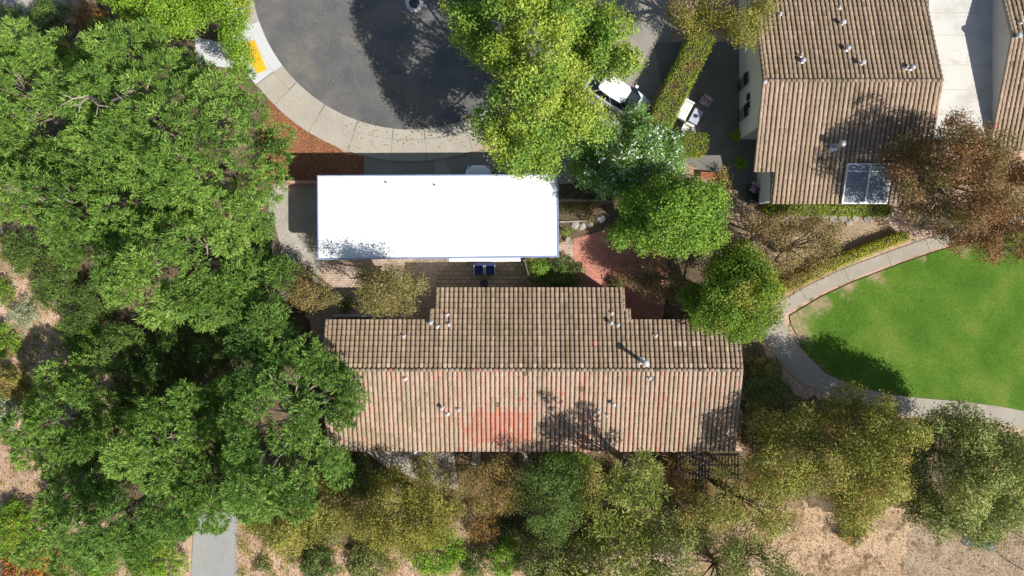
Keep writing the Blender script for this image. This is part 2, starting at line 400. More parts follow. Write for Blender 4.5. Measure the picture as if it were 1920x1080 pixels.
sheet('patio_strip', W([(600,480), (817,470), (817,640), (600,640)]), 5, M['paver2'])
sheet('brick_patio', W([(1075,425), (1150,425), (1252,480), (1252,540), (1240,610), (1165,610), (1165,560), (1075,528)]), 6, M['brick'])
sheet('paved_step', W([(1046,458), (1074.6,458), (1074.6,488), (1046,488)]), 6, M['paver2'])
sheet('planting_bed', W([(1046,360), (1160,360), (1160,424), (1046,457)]), 3, M['litter'])
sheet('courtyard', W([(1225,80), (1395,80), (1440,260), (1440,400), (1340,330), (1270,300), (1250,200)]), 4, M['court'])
sheet('east_driveway', W([(1742,-80), (1900,-80), (1900,262), (1742,262)], 2.5), 5, M['drive'], thick=2.5)
jb = MB()
for py in (24, 66, 122, 168, 214):
    a, b_ = at(1742, py, 2.5), at(1866, py+1, 2.5); jb.box(a[0], a[1]-.012, 2.5, b_[0], a[1]+.012, 2.504)
jb.build('driveway_joints', M['conc'], bpy.data.objects['east_driveway'])
ck = MB()
for (x_, y_, a_, n_k) in ((560,60,.2,26), (640,190,-.6,16), (700,120,1.3,20), (840,215,2.6,14), (600,20,-1.1,18)):
    p_ = Vector(at(x_, y_)[:2]); w0 = random.uniform(.008, .018)
    for k in range(n_k):
        a_ += random.gauss(0, .25); d_ = Vector((math.cos(a_), -math.sin(a_))); q_ = p_+d_*random.uniform(.12, .3); nn = Vector((-d_.y, d_.x))*w0*random.uniform(.5, 1.3)
        if (q_-Vector(cc)).length > 10.4: break
        z_ = bpy.data.objects['road'].data.vertices[0].co.z+.003
        ck.add([(*(p_-nn), z_), (*(q_-nn), z_), (*(q_+nn), z_), (*(p_+nn), z_)], [(0,1,2,3)]); p_ = q_
ck.build('road_cracks', M['joint'], bpy.data.objects['road'])
sheet('tar_path', W([(366,960), (446,960), (446,1180), (352,1180)]), 5, M['tarpath'])
sheet('rear_yard', W([(680,845), (850,845), (860,918), (800,905), (720,872)]), 4, M['gravel'])
sheet('walkway', W([(884,835), (902,835), (900,875), (886,875)]), 5, M['conc'])
sheet('walkway', W([(972,835), (992,835), (990,880), (974,880)]), 5, M['conc'])
sheet('pale_slab', W([(365,70), (440,85), (445,130), (370,120)]), 4, M['conc_new'])
sheet('pale_slab', W([(-60,-60), (120,-60), (130,30), (20,70), (-60,60)]), 4, M['conc'])
ribbon('footpath', [(2010,380), (1900,405), (1820,430), (1745,457), (1660,487), (1580,517), (1520,545), (1475,572), (1447,592)], .82, 7, M['path'], joints=2.9, thick=.05)
ribbon('footpath', [(1425,575), (1448,618), (1490,680), (1545,722), (1640,753), (1720,764), (1800,770), (1870,778), (2010,800)], lambda u: 1.6 if u < .35 else 1.25, 8, M['path'], joints=0, thick=.056)

# the lawn: a fine grid whose west margin dries out
lawn_px = [(1482,607), (1480,592), (1540,556), (1600,528), (1690,494), (1760,470), (1850,445), (2010,400), (2010,788), (1880,763), (1800,752), (1700,743), (1610,727), (1550,700), (1510,660)]
lawn_w = W(lawn_px)
def in_poly(P, poly):
    x, y = P[:, 0], P[:, 1]; r = np.zeros(len(P), bool)
    n = len(poly)
    for i in range(n):
        x0, y0 = poly[i]; x1, y1 = poly[(i+1) % n]
        if y0 == y1: continue
        c = ((y0 > y) != (y1 > y)) & (x < (x1-x0)*(y-y0)/(y1-y0)+x0); r ^= c
    return r
def edge_dist(P, poly):
    d = np.full(len(P), 1e9); n = len(poly)
    for i in range(n):
        a = np.array(poly[i]); b = np.array(poly[(i+1) % n]); ab = b-a
        t = np.clip(((P-a)@ab)/max(ab@ab, 1e-9), 0, 1)
        d = np.minimum(d, np.hypot(*(P-a-t[:, None]*ab).T))
    return d
m, t, b = newmat('lawn')
a = node(t, 'ShaderNodeAttribute', attribute_name='dry')
nz = noise(t, 1.3, 6, .75)
add = node(t, 'ShaderNodeMath', operation='ADD'); t.links.new(a.outputs['Fac'], add.inputs[0]); t.links.new(nz, add.inputs[1])
k = ramp(t, add.outputs[0], [(0,0,0), (1,1,1)], [.70, 1.0])
gc = ramp(t, noise(t, .35, 5, .6), [(.06,.13,.014), (.085,.165,.02), (.14,.195,.035)], [.35, .52, .68])
gc = mix(t, 1.0, gc, ramp(t, noise(t, 10, 5, .8), [(.55,.55,.55), (1.35,1.35,1.2)], [.32, .68]), 'MULTIPLY')
dc = ramp(t, noise(t, 7, 5, .8), [(.20,.15,.08), (.44,.33,.21)], [.32, .68])
t.links.new(mix(t, k, gc, dc), b.inputs['Base Color']); b.inputs['Roughness'].default_value = .9
b.inputs['Specular IOR Level'].default_value = .1
bump(t, b, noise(t, 12, 4, .7), .6, .05)
M['lawn'] = m
lo = sheet('lawn', lawn_w, 2, m)
import bmesh
bm = bmesh.new(); bm.from_mesh(lo.data); bmesh.ops.triangulate(bm, faces=bm.faces)
for _ in range(5): bmesh.ops.subdivide_edges(bm, edges=[e for e in bm.edges if e.calc_length() > .7], cuts=1, use_grid_fill=True)
bmesh.ops.triangulate(bm, faces=bm.faces)
bm.to_mesh(lo.data); bm.free()
P = np.array([v.co[:2] for v in lo.data.vertices])
def dryness(P):
    d = np.min([np.hypot(P[:,0]-at(x,y)[0], P[:,1]-at(x,y)[1])/r for x, y, r in ((1485,595,2.6), (1530,565,1.9), (1590,535,1.5), (1640,515,1.1), (1500,625,1.5), (1540,700,.9), (1720,478,.8), (1800,460,1.3), (1860,445,1.4))], axis=0)
    return np.clip(1.0-d, 0, 1)*.55
at_ = lo.data.attributes.new('dry', 'FLOAT', 'POINT'); at_.data.foreach_set('value', dryness(P).astype(np.float32))
# grass blades over the lawn
N = 90000
xs = np.array(lawn_w); P = rng.uniform(xs.min(0), xs.max(0), (N, 2)); P = P[in_poly(P, lawn_w)]
P = P[rng.random(len(P)) > dryness(P)*1.5]; n = len(P)
th = rng.uniform(0, 2*math.pi, n); ln = rng.uniform(.05, .10, n); wd = rng.uniform(.012, .022, n)
d = np.stack([np.cos(th), np.sin(th)], 1); q = np.stack([-d[:,1], d[:,0]], 1); V = np.zeros((n, 4, 3))
V[:,0,:2] = P-q*wd[:,None]; V[:,1,:2] = P+q*wd[:,None]
tip = P+d*(ln*.8)[:,None]; V[:,2,:2] = tip+q*(wd*.4)[:,None]; V[:,3,:2] = tip-q*(wd*.4)[:,None]
V[:,:2,2] = .014; V[:,2:,2] = (.02+ln*.7)[:,None]
go = quads_obj('grass', V, np.clip(rng.normal(.45, .22, n), 0, 1), L['grass'])
tag(go, 'short bright green grass covering the open lawn', 'grass', kind='stuff')

# ------------------------------------------------------------ tiled roofs
CP, RP = .281, .325      # column pitch, row pitch of the tiles
def tile_slope(cov, pan, x0, x1, yr, zr, slope, sgn, run, red=None, bias=0.0):
    """barrel tiles from the ridge (y=yr, z=zr) downhill towards sgn*y. run(x) = horizontal length of the slope there"""
    nc = int(round((x1-x0)/CP)); cp = (x1-x0)/nc; seg = 6
    def Z(d): return zr-slope*d
    for i in range(nc):
        xc = x0+(i+.5)*cp; R = run(xc); nr = int(math.ceil(R/RP)); ctone = random.gauss(0, .05)
        xj = random.gauss(0, .006)
        for k in range(nr):
            d0 = k*RP; d1 = min(d0+RP+.05, R+.04)
            if d1-d0 < .1: continue
            tn = random.gauss(.49, .045)+ctone+bias
            u = random.random()
            if u < .012: tn = tn+random.uniform(.08, .2)
            elif u < .022: tn = random.uniform(.15, .28)
            xm, dm = xc, (d0+d1)/2
            if red:
                for (ax, bx, ad, bd, lo_, hi_, pr) in red:
                    if ax < xm < bx and ad < dm < bd and random.random() < pr: tn = random.uniform(lo_, hi_)
            tn = min(1, max(0, tn)); v = []
            jx = xj+random.gauss(0, .005); jz = random.gauss(0, .004)
            for (d, hw, h, base) in ((d0, .095, .060, .030), (d1, .117, .076, .060)):
                for s in range(seg+1):
                    a = math.pi*s/seg
                    v.append((xc+jx-hw*math.cos(a), yr+sgn*d, Z(d)+base+jz+h*math.sin(a)**.8-(.03 if s in (0, seg) else 0)))
            n = seg+1
            f = [(s, s+1, n+s+1, n+s) for s in range(seg)] if sgn < 0 else [(s+1, s, n+s, n+s+1) for s in range(seg)]
            # the open lower end
            v += [(p[0], p[1], p[2]-.022) for p in v[n:2*n]]
            f += [(n+s, n+s+1, 2*n+s+1, 2*n+s) for s in range(seg)]
            cov.add(v, f, tn)
            # the pan tile in the channel right of the cover
            xa, xb = xc+.06, xc+cp-.06
            if i == nc-1: xb = x1
            pv = []
            for (d, zz) in ((d0, .004), (min(d1, R+.02), .030)):
                for s in range(4):
                    u2 = s/3; pv.append((xa+(xb-xa)*u2, yr+sgn*d, Z(d)+zz-.018*math.sin(math.pi*u2)))
            pan.add(pv, [(0,1,5,4), (1,2,6,5), (2,3,7,6)], min(1, max(0, tn+random.gauss(0, .08))))
def barrel_line(mb, p, q, r=.11, step=.36, tb=.55, lift=.07, jit=.15):
    p, q = Vector(p), Vector(q); n = max(1, int((q-p).length/step)); d = (q-p)/n; dn = d.normalized()
    side = Vector((dn.y, -dn.x, 0)).normalized()
    for i in range(n):
        a = p+d*i; b = a+d*1.12; v = []
        for c, rr, zz in ((a, r*.9, lift-.03), (b, r*1.05, lift)):
            for s in range(7):
                t_ = math.pi*s/6; v.append(tuple(c+side*(-rr*math.cos(t_))+Vector((0, 0, zz+rr*.85*math.sin(t_)-(.05 if s in (0, 6) else 0)))))
        v += [(x, y, z-.02) for x, y, z in v[7:14]]
        mb.add(v, [(s, s+1, 8+s, 7+s) for s in range(6)]+[(7+s, 8+s, 15+s, 14+s) for s in range(6)], min(1, max(0, random.gauss(tb, jit))))
def deck(mb, x0, x1, yr, zr, slope, sgn, run, th=.14):
    """solid roof board below the tiles for one straight piece"""
    ye = yr+sgn*run; ze = zr-slope*run
    v = [(x0,yr,zr-.01), (x1,yr,zr-.01), (x1,ye,ze-.01), (x0,ye,ze-.01), (x0,yr,zr-th), (x1,yr,zr-th), (x1,ye,ze-th), (x0,ye,ze-th)]
    mb.add(v, [(0,1,2,3), (7,6,5,4), (0,4,5,1), (1,5,6,2), (2,6,7,3), (3,7,4,0)])

def vent(roof, px, py, zf, h=.35, r=.05, kind=0):
    """plumbing vent: flashing skirt, pipe, cap, standing on the roof surface zf(x,y)"""
    z = 4.0
    for _ in range(6):
        x, y, _z = at(px, py, z); z = zf(x, y)+.06
    mb = MB()
    zz = lambda u, v: zf(x+u, y+v)+.11
    s = .13
    mb.add([(x-s*random.uniform(.9,1.5), y+s, zz(-s, s)), (x-s*.5, y-s*1.3, zz(-s, -s)), (x+s*.7, y-s*.9, zz(s, -s)), (x+s*1.2, y+s*.7, zz(s, s)), (x+.02, y+.02, z+.16)],
           [(0,1,4), (1,2,4), (2,3,4), (3,0,4)])
    mb.tube([(x, y, z), (x, y, z+h)], r, 10)
    if kind: mb.lathe(x, y, [(r*1.1, z+h-.06), (r*2.6, z+h-.04), (r*2.7, z+h+.01), (r*1.6, z+h+.08), (.01, z+h+.10)], 14)
    return mb.build('roof_vent', M['vent'] if kind < 2 else M['metal'], roof)

def wall_box(mb, x0, y0, x1, y1, zt, th=.2): 
    return mb

# ------------------------------------------------------------ long tiled house (south)
zr = 4.30; sl = .277; yr = at(0, 693, zr)[1]; hx0 = at(605, 0, zr)[0]; hx1 = at(1391, 0, zr)[0]
ye_n = at(0, 540, 2.95)[1]; e600 = at(0, 600, 3.49)[1]; e580 = at(0, 580, 3.3)[1]
xa, xb = at(808, 0, 3.4)[0], at(1180, 0, 3.4)[0]; xc_, xd = at(820, 0, 3.0)[0], at(1168, 0, 3.0)[0]
house = thing('tiled_house', 'long low tiled house with a salmon patch of newer tiles on its south slope', 'house', ((hx0+hx1)/2, yr, 0))
def place(o, par):       # parts are modelled in world metres, the parent stands at its base
    o.location = (-par.location.x, -par.location.y, -par.location.z); return o
run_n = lambda x: (ye_n-yr) if xc_ < x < xd else (e580-yr) if xa < x < xb else (e600-yr)
run_s_len = yr-at(0, 845, 2.88)[1]
cov, pan, dk = MB(), MB(), MB()
rx0, rx1 = at(882, 0, 3.5)[0], at(990, 0, 3.5)[0]
tile_slope(cov, pan, hx0+.1, hx1-.1, yr, zr, sl, 1, run_n, bias=-.07, red=[(at(1110,0,4)[0], at(1125,0,4)[0], 1.4, 1.75, .9, 1, 1), (hx1-4, hx1, .9, 1.5, .7, .88, .12), (hx0, hx1, 0, .4, .6, .78, .4)])  # bias paints the north slope darker, as turned away from the sun
tile_slope(cov, pan, hx0+.1, hx1-.1, yr, zr, sl, -1, lambda x: run_s_len,
           red=[(rx0, rx1, 2.4, 2.8, .92, 1, .45), (rx0-.1, rx0+1.1, 2.5, 4.7, .88, .97, .93), (rx0+1.1, rx1+.1, 2.6, 4.7, .93, 1, .98), (rx0, rx1, 4.6, 5, .85, .95, .5), (hx1-1.2, hx1, 0, 6, .6, .8, .3), (hx0, hx0+8, 0, 6, .55, .72, .5)], bias=.27)  # bias paints the south slope lighter, as facing the sun
for (a, b_, r) in ((hx0, xa, e600-yr), (xa, xc_, e580-yr), (xc_, xd, ye_n-yr), (xd, xb, e580-yr), (xb, hx1, e600-yr)):
    deck(dk, a, b_, yr+.001, zr, sl, 1, r)
deck(dk, hx0, hx1, yr-.001, zr, sl, -1, run_s_len)
roof = place(cov.build('roof', M['tile'], house, True), house)
pan.build('channel_tiles', M['pan'], roof); dk.build('roof_deck', M['wood'], roof)
rd = MB(); barrel_line(rd, (hx1+.05, yr, zr), (hx0-.05, yr, zr), .12, .33, .62, .06)
rd.build('ridge_tiles', M['tile'], roof, True)
def rake(par, p, q_, tb):
    r_ = MB(); barrel_line(r_, p, q_, .1, .34, tb, .05, .08); return r_.build('rake_tiles', M['tile'], par, True)
for x in (hx0+.02, hx1-.02):
    rake(roof, (x, yr, zr), (x, e600, zr-sl*(e600-yr)), .80); rake(roof, (x, yr, zr), (x, yr-run_s_len, zr-sl*run_s_len), .72)
for x, a, b_ in ((xa, e600, e580), (xb, e600, e580), (xc_, e580, ye_n), (xd, e580, ye_n)):
    rake(roof, (x, a-.1, zr-sl*(a-.1-yr)), (x, b_, zr-sl*(b_-yr)), .78)
hz = lambda x, y: zr-sl*abs(y-yr)
wl = MB()
zt_n = lambda y: zr-sl*abs(y-yr)-.15
def gable_walls(mb, x0, x1, yn, ys, zf, yr_, th=.18):
    mb.box(x0, yn-th, 0, x1, yn, zf(yn)); mb.box(x0, ys, 0, x1, ys+th, zf(ys))
    for xx in (x0, x1-th):
        poly = [(ys+th, 0), (yn-th, 0), (yn-th, zf(yn)), (yr_, zf(yr_)), (ys+th, zf(ys))]
        v = [(xx, y, z) for y, z in poly]+[(xx+th, y, z) for y, z in poly]
        n = len(poly); mb.add(v, [tuple(range(n))[::-1], tuple(range(n, 2*n))]+[(i, (i+1) % n, n+(i+1) % n, n+i) for i in range(n)])
gable_walls(wl, hx0+.35, hx1-.3, e600-.45, yr-run_s_len+.5, zt_n, yr)
wl.box(xc_+.3, e600-.44, 0, xc_+.48, ye_n-.45, 2.6).box(xd-.48, e600-.44, 0, xd-.3, ye_n-.45, 2.6).box(xc_+.3, ye_n-.45, 0, xd-.3, ye_n-.27, zt_n(ye_n-.27)-.02)
place(wl.build('wall', M['stucco'], house), house)
def window(house, x, y, z, w_, h_, nx, ny, name='window'):
    """framed window on a wall facing (nx,ny), centred at x,y,z"""
    tx, ty = -ny, nx
    def bx(u0, u1, z0, z1, d0, d1):
        p = [(x+tx*u+nx*d, y+ty*u+ny*d) for u, d in ((u0,d0), (u1,d0), (u1,d1), (u0,d1))]
        return p, z+z0, z+z1
    f = MB(); t_ = .06
    for a in ((-w_/2, -w_/2+t_, -h_/2, h_/2), (w_/2-t_, w_/2, -h_/2, h_/2), (-w_/2+t_, w_/2-t_, h_/2-t_, h_/2), (-w_/2+t_, w_/2-t_, -h_/2, -h_/2+t_), (-.02, .02, -h_/2+t_, h_/2-t_)):
        f.prism(*bx(*a, -.01, .06))
    o = place(f.build(name, M['white'], house), house)
    MB().prism(*bx(-w_/2+t_, w_/2-t_, -h_/2+t_, h_/2-t_, .002, .02)).build('pane', M['glass'], o)
    return o
for px in (640, 700, 1240, 1330): window(house, at(px,0,2)[0], e600-.45, 1.5, 1.4, 1.1, 0, 1)
for px in (860, 960, 1110): window(house, at(px,0,2)[0], ye_n-.27, 1.35, 1.6, 1.2, 0, 1)
for px in (700, 800, 1050, 1180, 1290): window(house, at(px,0,2)[0], yr-run_s_len+.5, 1.4, 1.6, 1.2, 0, -1)
for px, py, h, k in ((757,630,.25,0), (808,605,.3,1), (820,612,.25,0), (838,590,.25,0), (842,608,.25,0), (760,710,.25,0), (829,764,.35,1), (839,776,.25,0), (860,768,.3,0), (1147,587,.25,0), (1145,605,.35,1), (1158,609,.25,0), (1229,629,.25,0), (1218,709,.25,0), (1122,770,.3,0), (1139,778,.25,0), (1149,757,.4,1), (778,847,.2,0)):
    vent(roof, px, py, hz, h, .05, k)
# the tall stovepipe
x, y, _ = at(1203, 677, 4.3); z0 = hz(x, y)
fl = MB().lathe(x, y, [(.11, z0-.1), (.11, z0+1.35)], 14).lathe(x, y, [(.17, z0+1.35), (.19, z0+1.38), (.19, z0+1.5), (.14, z0+1.56), (.02, z0+1.6)], 16)
fl.add([(x-.22, y-.2, hz(x,y-.2)+.11), (x+.22, y-.2, hz(x,y-.2)+.11), (x+.2, y+.22, hz(x,y+.22)+.11), (x-.2, y+.22, hz(x,y+.22)+.11), (x, y, z0+.25)], [(0,1,4), (1,2,4), (2,3,4), (3,0,4)])
fl.build('flue_pipe', M['vent'], roof, False)

# ------------------------------------------------------------ white flat roofed building
zf = 3.8
cor = [at(597,331,zf), at(1044,329,zf), at(1046,480,zf), at(598,485,zf)]
q = [(c[0], c[1]) for c in cor]
fb = thing('flat_roofed_house', 'white flat-roofed building with a blue edge trim and an open carport facing the cul-de-sac', 'house', ((q[0][0]+q[1][0])/2, (q[0][1]+q[2][1])/2, 0))
m, t, b = newmat('white_membrane')
c = ramp(t, noise(t, .35, 6, .65), [(.72,.725,.73), (.80,.80,.80)], [.35, .6])
c = mix(t, ramp(t, noise(t, 5, 6, .8), [(0,0,0), (.5,.5,.5)], [.66, .75]), c, (.60,.60,.58))
t.links.new(c, b.inputs['Base Color']); b.inputs['Roughness'].default_value = .6
M['membrane'] = m
rf = MB().prism([(x, y) for x, y in q], zf-.25, zf)
roofw = place(rf.build('roof', M['membrane'], fb), fb)
tr = MB(); cxq = sum(x for x, y in q)/4; cyq = sum(y for x, y in q)/4
def off(p, d): return (p[0]+math.copysign(d, p[0]-cxq), p[1]+math.copysign(d, p[1]-cyq))
for i in range(4):
    a, b_ = q[i], q[(i+1) % 4]
    tr.prism([off(a, .07), off(b_, .07), off(b_, .003), off(a, .003)], zf-.28, zf+.05)
tr.build('edge_trim', M['trim'], roofw)
sm = MB()
for k in range(1, 8):
    f = k/8; a = (q[0][0]+(q[1][0]-q[0][0])*f, q[0][1]-.06); b_ = (q[3][0]+(q[2][0]-q[3][0])*f, q[3][1]+.1)
    sm.prism([(a[0]-.02, a[1]), (a[0]+.02, a[1]), (b_[0]+.02, b_[1]), (b_[0]-.02, b_[1])], zf-.002, zf+.006)
sm.build('roof_seams', M['membrane'], roofw)
for px, py in ((724,342), (815,347), (980,333)):
    x, y, z = at(px, py, zf); MB().tube([(x, y, zf-.05), (x, y, zf+.12)], .05, 8).build('roof_vent', M['dark'], roofw)
wl = MB(); bx0, bx1, by0, by1 = q[0][0]+.35, q[1][0]-.35, q[3][1]+.35, q[0][1]-.35
cx0, cx1 = -4.1, -.2
zt = zf-.25
wl.box(bx0, by0, 0, bx1, by0+.2, zt).box(bx0, by0+.2, 0, bx0+.2, by1, zt).box(bx1-.2, by0+.2, 0, bx1, by1, zt)
wl.box(bx0+.2, by1-.2, 0, cx0, by1, zt).box(cx1, by1-.2, 0, bx1-.2, by1, zt)
wl.box(cx0-.2, by0+.2, 0, cx0, by1-.2, zt).box(cx1, by0+.2, 0, cx1+.2, by1-.2, zt)
place(wl.build('wall', M['stucco_w'], fb), fb)
for x in (-10, -7.4): window(fb, x, by0, 1.5, 1.4, 1.2, 0, -1)
for x in (-3.2, -1.0): window(fb, x, by0, 1.15, 1.8, 2.0, 0, -1, 'patio_door')
for x in (-9.5, -6.5): window(fb, x, by1, 1.6, 1.4, 1.1, 0, 1)
# low slatted canopy and white ledge under the south eave
lg = MB(); a = at(842, 486, 3.3); b_ = at(976, 484, 3.3)
lg.box(a[0], by0-.50, 3.22, b_[0], by0-.002, 3.3)
place(lg.build('awning', M['white'], fb), fb)
sl_ = MB()
x = at(775, 0, 3.3)[0]
while x < a[0]-.1: sl_.box(x, by0-.52, 3.2, x+.05, by0-.002, 3.28); x += .14
place(sl_.build('eave_slats', M['wood'], fb), fb)

# ------------------------------------------------------------ tiled house in the north east
zr2 = 4.6; sl2 = .30; yr2 = at(0, 151, zr2)[1]; gx0 = at(1432, 0, zr2)[0]; gx1 = at(1766, 0, zr2)[0]
xn = at(1450, 0, 3)[0]; e320 = at(0, 321, 3.2)[1]; e380 = at(0, 381, 2.7)[1]
def gable_house(name, label, gx0, gx1, yr, zr, sl, run_n, run_s, seedbias, wallx0, label_cat='house', notch=None):
    h = thing(name, label, label_cat, ((gx0+gx1)/2, yr, 0))
    cov, pan, dk = MB(), MB(), MB()
    rs = (lambda x: notch[1] if x < notch[0] else run_s) if notch else (lambda x: run_s)
    tile_slope(cov, pan, gx0+.1, gx1-.1, yr, zr, sl, 1, lambda x: run_n, bias=seedbias-.12)  # north tiles tinted darker: slope shade put into their colour
    tile_slope(cov, pan, gx0+.1, gx1-.1, yr, zr, sl, -1, rs, bias=seedbias+.03)  # south tiles tinted lighter: sunlit look put into their colour
    deck(dk, gx0, gx1, yr+.001, zr, sl, 1, run_n)
    if notch: deck(dk, gx0, notch[0], yr-.001, zr, sl, -1, notch[1]); deck(dk, notch[0], gx1, yr-.001, zr, sl, -1, run_s)
    else: deck(dk, gx0, gx1, yr-.001, zr, sl, -1, run_s)
    r = place(cov.build('roof', M['tile'], h, True), h)
    pan.build('channel_tiles', M['pan'], r); dk.build('roof_deck', M['wood'], r)
    rd = MB(); barrel_line(rd, (gx1+.05, yr, zr), (gx0-.05, yr, zr), .12, .33, .6, .06); rd.build('ridge_tiles', M['tile'], r, True)
    for x, rr in ((gx0+.02, notch[1] if notch else run_s), (gx1-.02, run_s)):
        rake(r, (x, yr, zr), (x, yr+run_n, zr-sl*run_n), .72); rake(r, (x, yr, zr), (x, yr-rr, zr-sl*rr), .66)
    zf_ = lambda y: zr-sl*abs(y-yr)-.15
    return h, r, zf_
run2n = 8.2; run2s = yr2-e380
nh, nroof, zf2 = gable_house('tiled_house', 'tan tiled house with a steel flue, between the courtyard and the pale driveway', gx0, gx1, yr2, zr2, sl2, run2n, run2s, .09, 0, notch=(xn, yr2-e320))
ywn = yr2+run2n-.3; yws = at(0, 262, 0)[1]
wl = MB(); wx0 = gx0+.06; wx1 = gx1-.3
# west gable wall, then the recessed corner by the porch
poly = [(yws, 0), (ywn, 0), (ywn, zf2(ywn)), (yr2, zf2(yr2)), (yws, zf2(yws))]
v = [(wx0, y, z) for y, z in poly]+[(wx0+.2, y, z) for y, z in poly]
wl.add(v, [tuple(range(5))[::-1], tuple(range(5, 10))]+[(i, (i+1) % 5, 5+(i+1) % 5, 5+i) for i in range(5)])
wl.box(wx0+.2, yws, 0, xn+.25, yws+.2, zf2(yws)-.02)
ys2 = e380+.25; xw2 = xn+.03
wl.box(xw2, ys2, 0, xw2+.2, yws-.002, zf2(ys2)-.02).box(xw2+.2, ys2, 0, wx1, ys2+.2, zf2(ys2)-.02)
poly = [(ys2+.2, 0), (ywn, 0), (ywn, zf2(ywn)), (yr2, zf2(yr2)), (ys2+.2, zf2(ys2))]
v = [(wx1-.2, y, z) for y, z in poly]+[(wx1, y, z) for y, z in poly]
wl.add(v, [tuple(range(5))[::-1], tuple(range(5, 10))]+[(i, (i+1) % 5, 5+(i+1) % 5, 5+i) for i in range(5)])
place(wl.build('wall', M['stucco_w'], nh), nh)
window(nh, wx0, at(0,190,1.8)[1], 1.9, 1.1, .9, -1, 0)
for px in (1500, 1560): window(nh, at(px,0,1.5)[0], ys2, 1.4, 1.3, 1.1, 0, -1)
hz2 = lambda x, y: zr2-sl2*abs(y-yr2)
for px, py, h, k in ((1462,27,.25,0), (1573,15,.2,0), (1577,45,.35,1), (1500,105,.35,0), (1503,115,.3,2), (1586,93,.35,2), (1613,120,.4,1), (1697,128,.3,0), (1706,129,.35,2), (1434,153,.1,0)):
    vent(nroof, px, py, hz2, h, .06, k)
x, y, _ = at(1564, 276, 3.6); z0 = hz2(x, y)
fl = MB().tube([(x, y, z0-.05), (x, y, z0+1.15)], .10, 14).lathe(x, y, [(.14, z0+1.1), (.20, z0+1.14), (.20, z0+1.26), (.1, z0+1.34), (.02, z0+1.36)], 16)
fl.add([(x-.25, y-.25, hz2(x,y-.25)+.11), (x+.22, y-.25, hz2(x,y-.25)+.11), (x+.22, y+.2, hz2(x,y+.2)+.11), (x-.25, y+.2, hz2(x,y+.2)+.11), (x, y, z0+.28)], [(0,1,4), (1,2,4), (2,3,4), (3,0,4)])
fl.build('flue_pipe', M['metal'], nroof, True)
# glazed roof panels at the south eave
gp = MB(); A = at(1585,307,3.3); B_ = at(1663,307,3.3); yb = at(0,382,2.8)[1]; xl = at(1579,0,2.8)[0]; xr = at(1664,0,2.8)[0]
pz = lambda y: hz2(0, y)+.22
sp = thing('roof_panels', 'pair of white-framed panels at the eave of the top right house', 'solar panel', ((xl+xr)/2, yb, pz(yb)))
def slab(mb, x0, x1, y0, y1, a, b_):
    v = [(x, y, pz(y)+dz) for dz in (a, b_) for x, y in ((x0,y0), (x1,y0), (x1,y1), (x0,y1))]
    mb.add(v, [(3,2,1,0), (4,5,6,7), (0,1,5,4), (1,2,6,5), (2,3,7,6), (3,0,4,7)])
xm = (xl+xr)/2+.05; yt = A[1]
fr = MB()
for a in ((xl, xr, yb, yb+.07), (xl, xr, yt-.07, yt), (xl, xl+.07, yb+.07, yt-.07), (xr-.07, xr, yb+.07, yt-.07), (xm-.06, xm+.06, yb+.07, yt-.07)): slab(fr, *a, -.08, .06)
for x in (xl+.05, xm, xr-.15): slab(fr, x, x+.1, yb+.1, yt-.1, -.26, -.08)
place(fr.build('frame', M['white'], sp), sp)
for a, b_ in ((xl+.07, xm-.06), (xm+.06, xr-.07)):
    p = MB(); slab(p, a, b_, yb+.07, yt-.07, -.04, .03); o = place(p.build('panel', M['panel'], sp), sp)
    r_ = MB(); x = a+.1
    while x < b_-.05: slab(r_, x, x+.012, yb+.09, yt-.5, .03, .042); x += .12
    r_.build('panel_ribs', M['panel'], o)
    r_ = MB(); slab(r_, a, b_, yt-.48, yt-.44, .03, .05); r_.build('cross_bar', M['white'], o)

# ------------------------------------------------------------ house at the right border
zr3 = 4.4; yr3 = at(0, 68, zr3)[1]; kx0 = at(1898, 0, zr3)[0]
run3s = yr3-at(0, 280, 2.8)[1]
eh, eroof, zf3 = gable_house('tiled_house', 'tiled house cut off by the right border beside the pale driveway', kx0, kx0+9, yr3, zr3, .30, 7.5, run3s, .05, 0)
wl = MB(); gable_walls(wl, kx0+.16, kx0+8.7, yr3+7.2, yr3-run3s+.35, zf3, yr3); place(wl.build('wall', M['stucco'], eh), eh)
hz3 = lambda x, y: zr3-.3*abs(y-yr3)
vent(eroof, 1905, 69, hz3, .3, .07, 2); vent(eroof, 1912, 42, hz3, .3, .06, 0)

# ------------------------------------------------------------ garden walls and fences
def wall_line(name, label, cat, pts, h, th, mat, posts=None, slats=False, z0=0, mat2=None, group=None):
    pts = [Vector(at(x, y, h)[:2]) for x, y in pts]
    t_ = thing(name, label, cat, (*pts[0], z0), group=group); body, post = MB(), []
    for a, b_ in zip(pts, pts[1:]):
        d = (b_-a).normalized(); n = Vector((-d.y, d.x))*th/2
        if slats:
            for k in range(int(h/.16)):
                z = .06+k*.16; body.prism([tuple(a-n), tuple(b_-n), tuple(b_+n), tuple(a+n)], z, z+.14, random.random())
        else: body.prism([tuple(a-n), tuple(b_-n), tuple(b_+n), tuple(a+n)], 0, h)
        if posts:
            k = 0; Ln = (b_-a).length
            while k*posts <= Ln: post.append((a+d*k*posts, math.atan2(d.y, d.x))); k += 1
    place(body.build('boards' if slats else 'masonry', mat, t_), t_)
    for p, rz in post:
        place(MB().box(p.x-.06, p.y-.06-.06, 0, p.x+.06, p.y+.0, h+.08, rz=rz).build('post', mat2 or M['wood'], t_), t_)
    return t_
wall_line('fence', 'grey weathered board fence along the west side of the gravel yard', 'fence', [(497,415), (508,455), (518,520), (522,560)], 1.7, .05, M['wood'], 1.8, True)
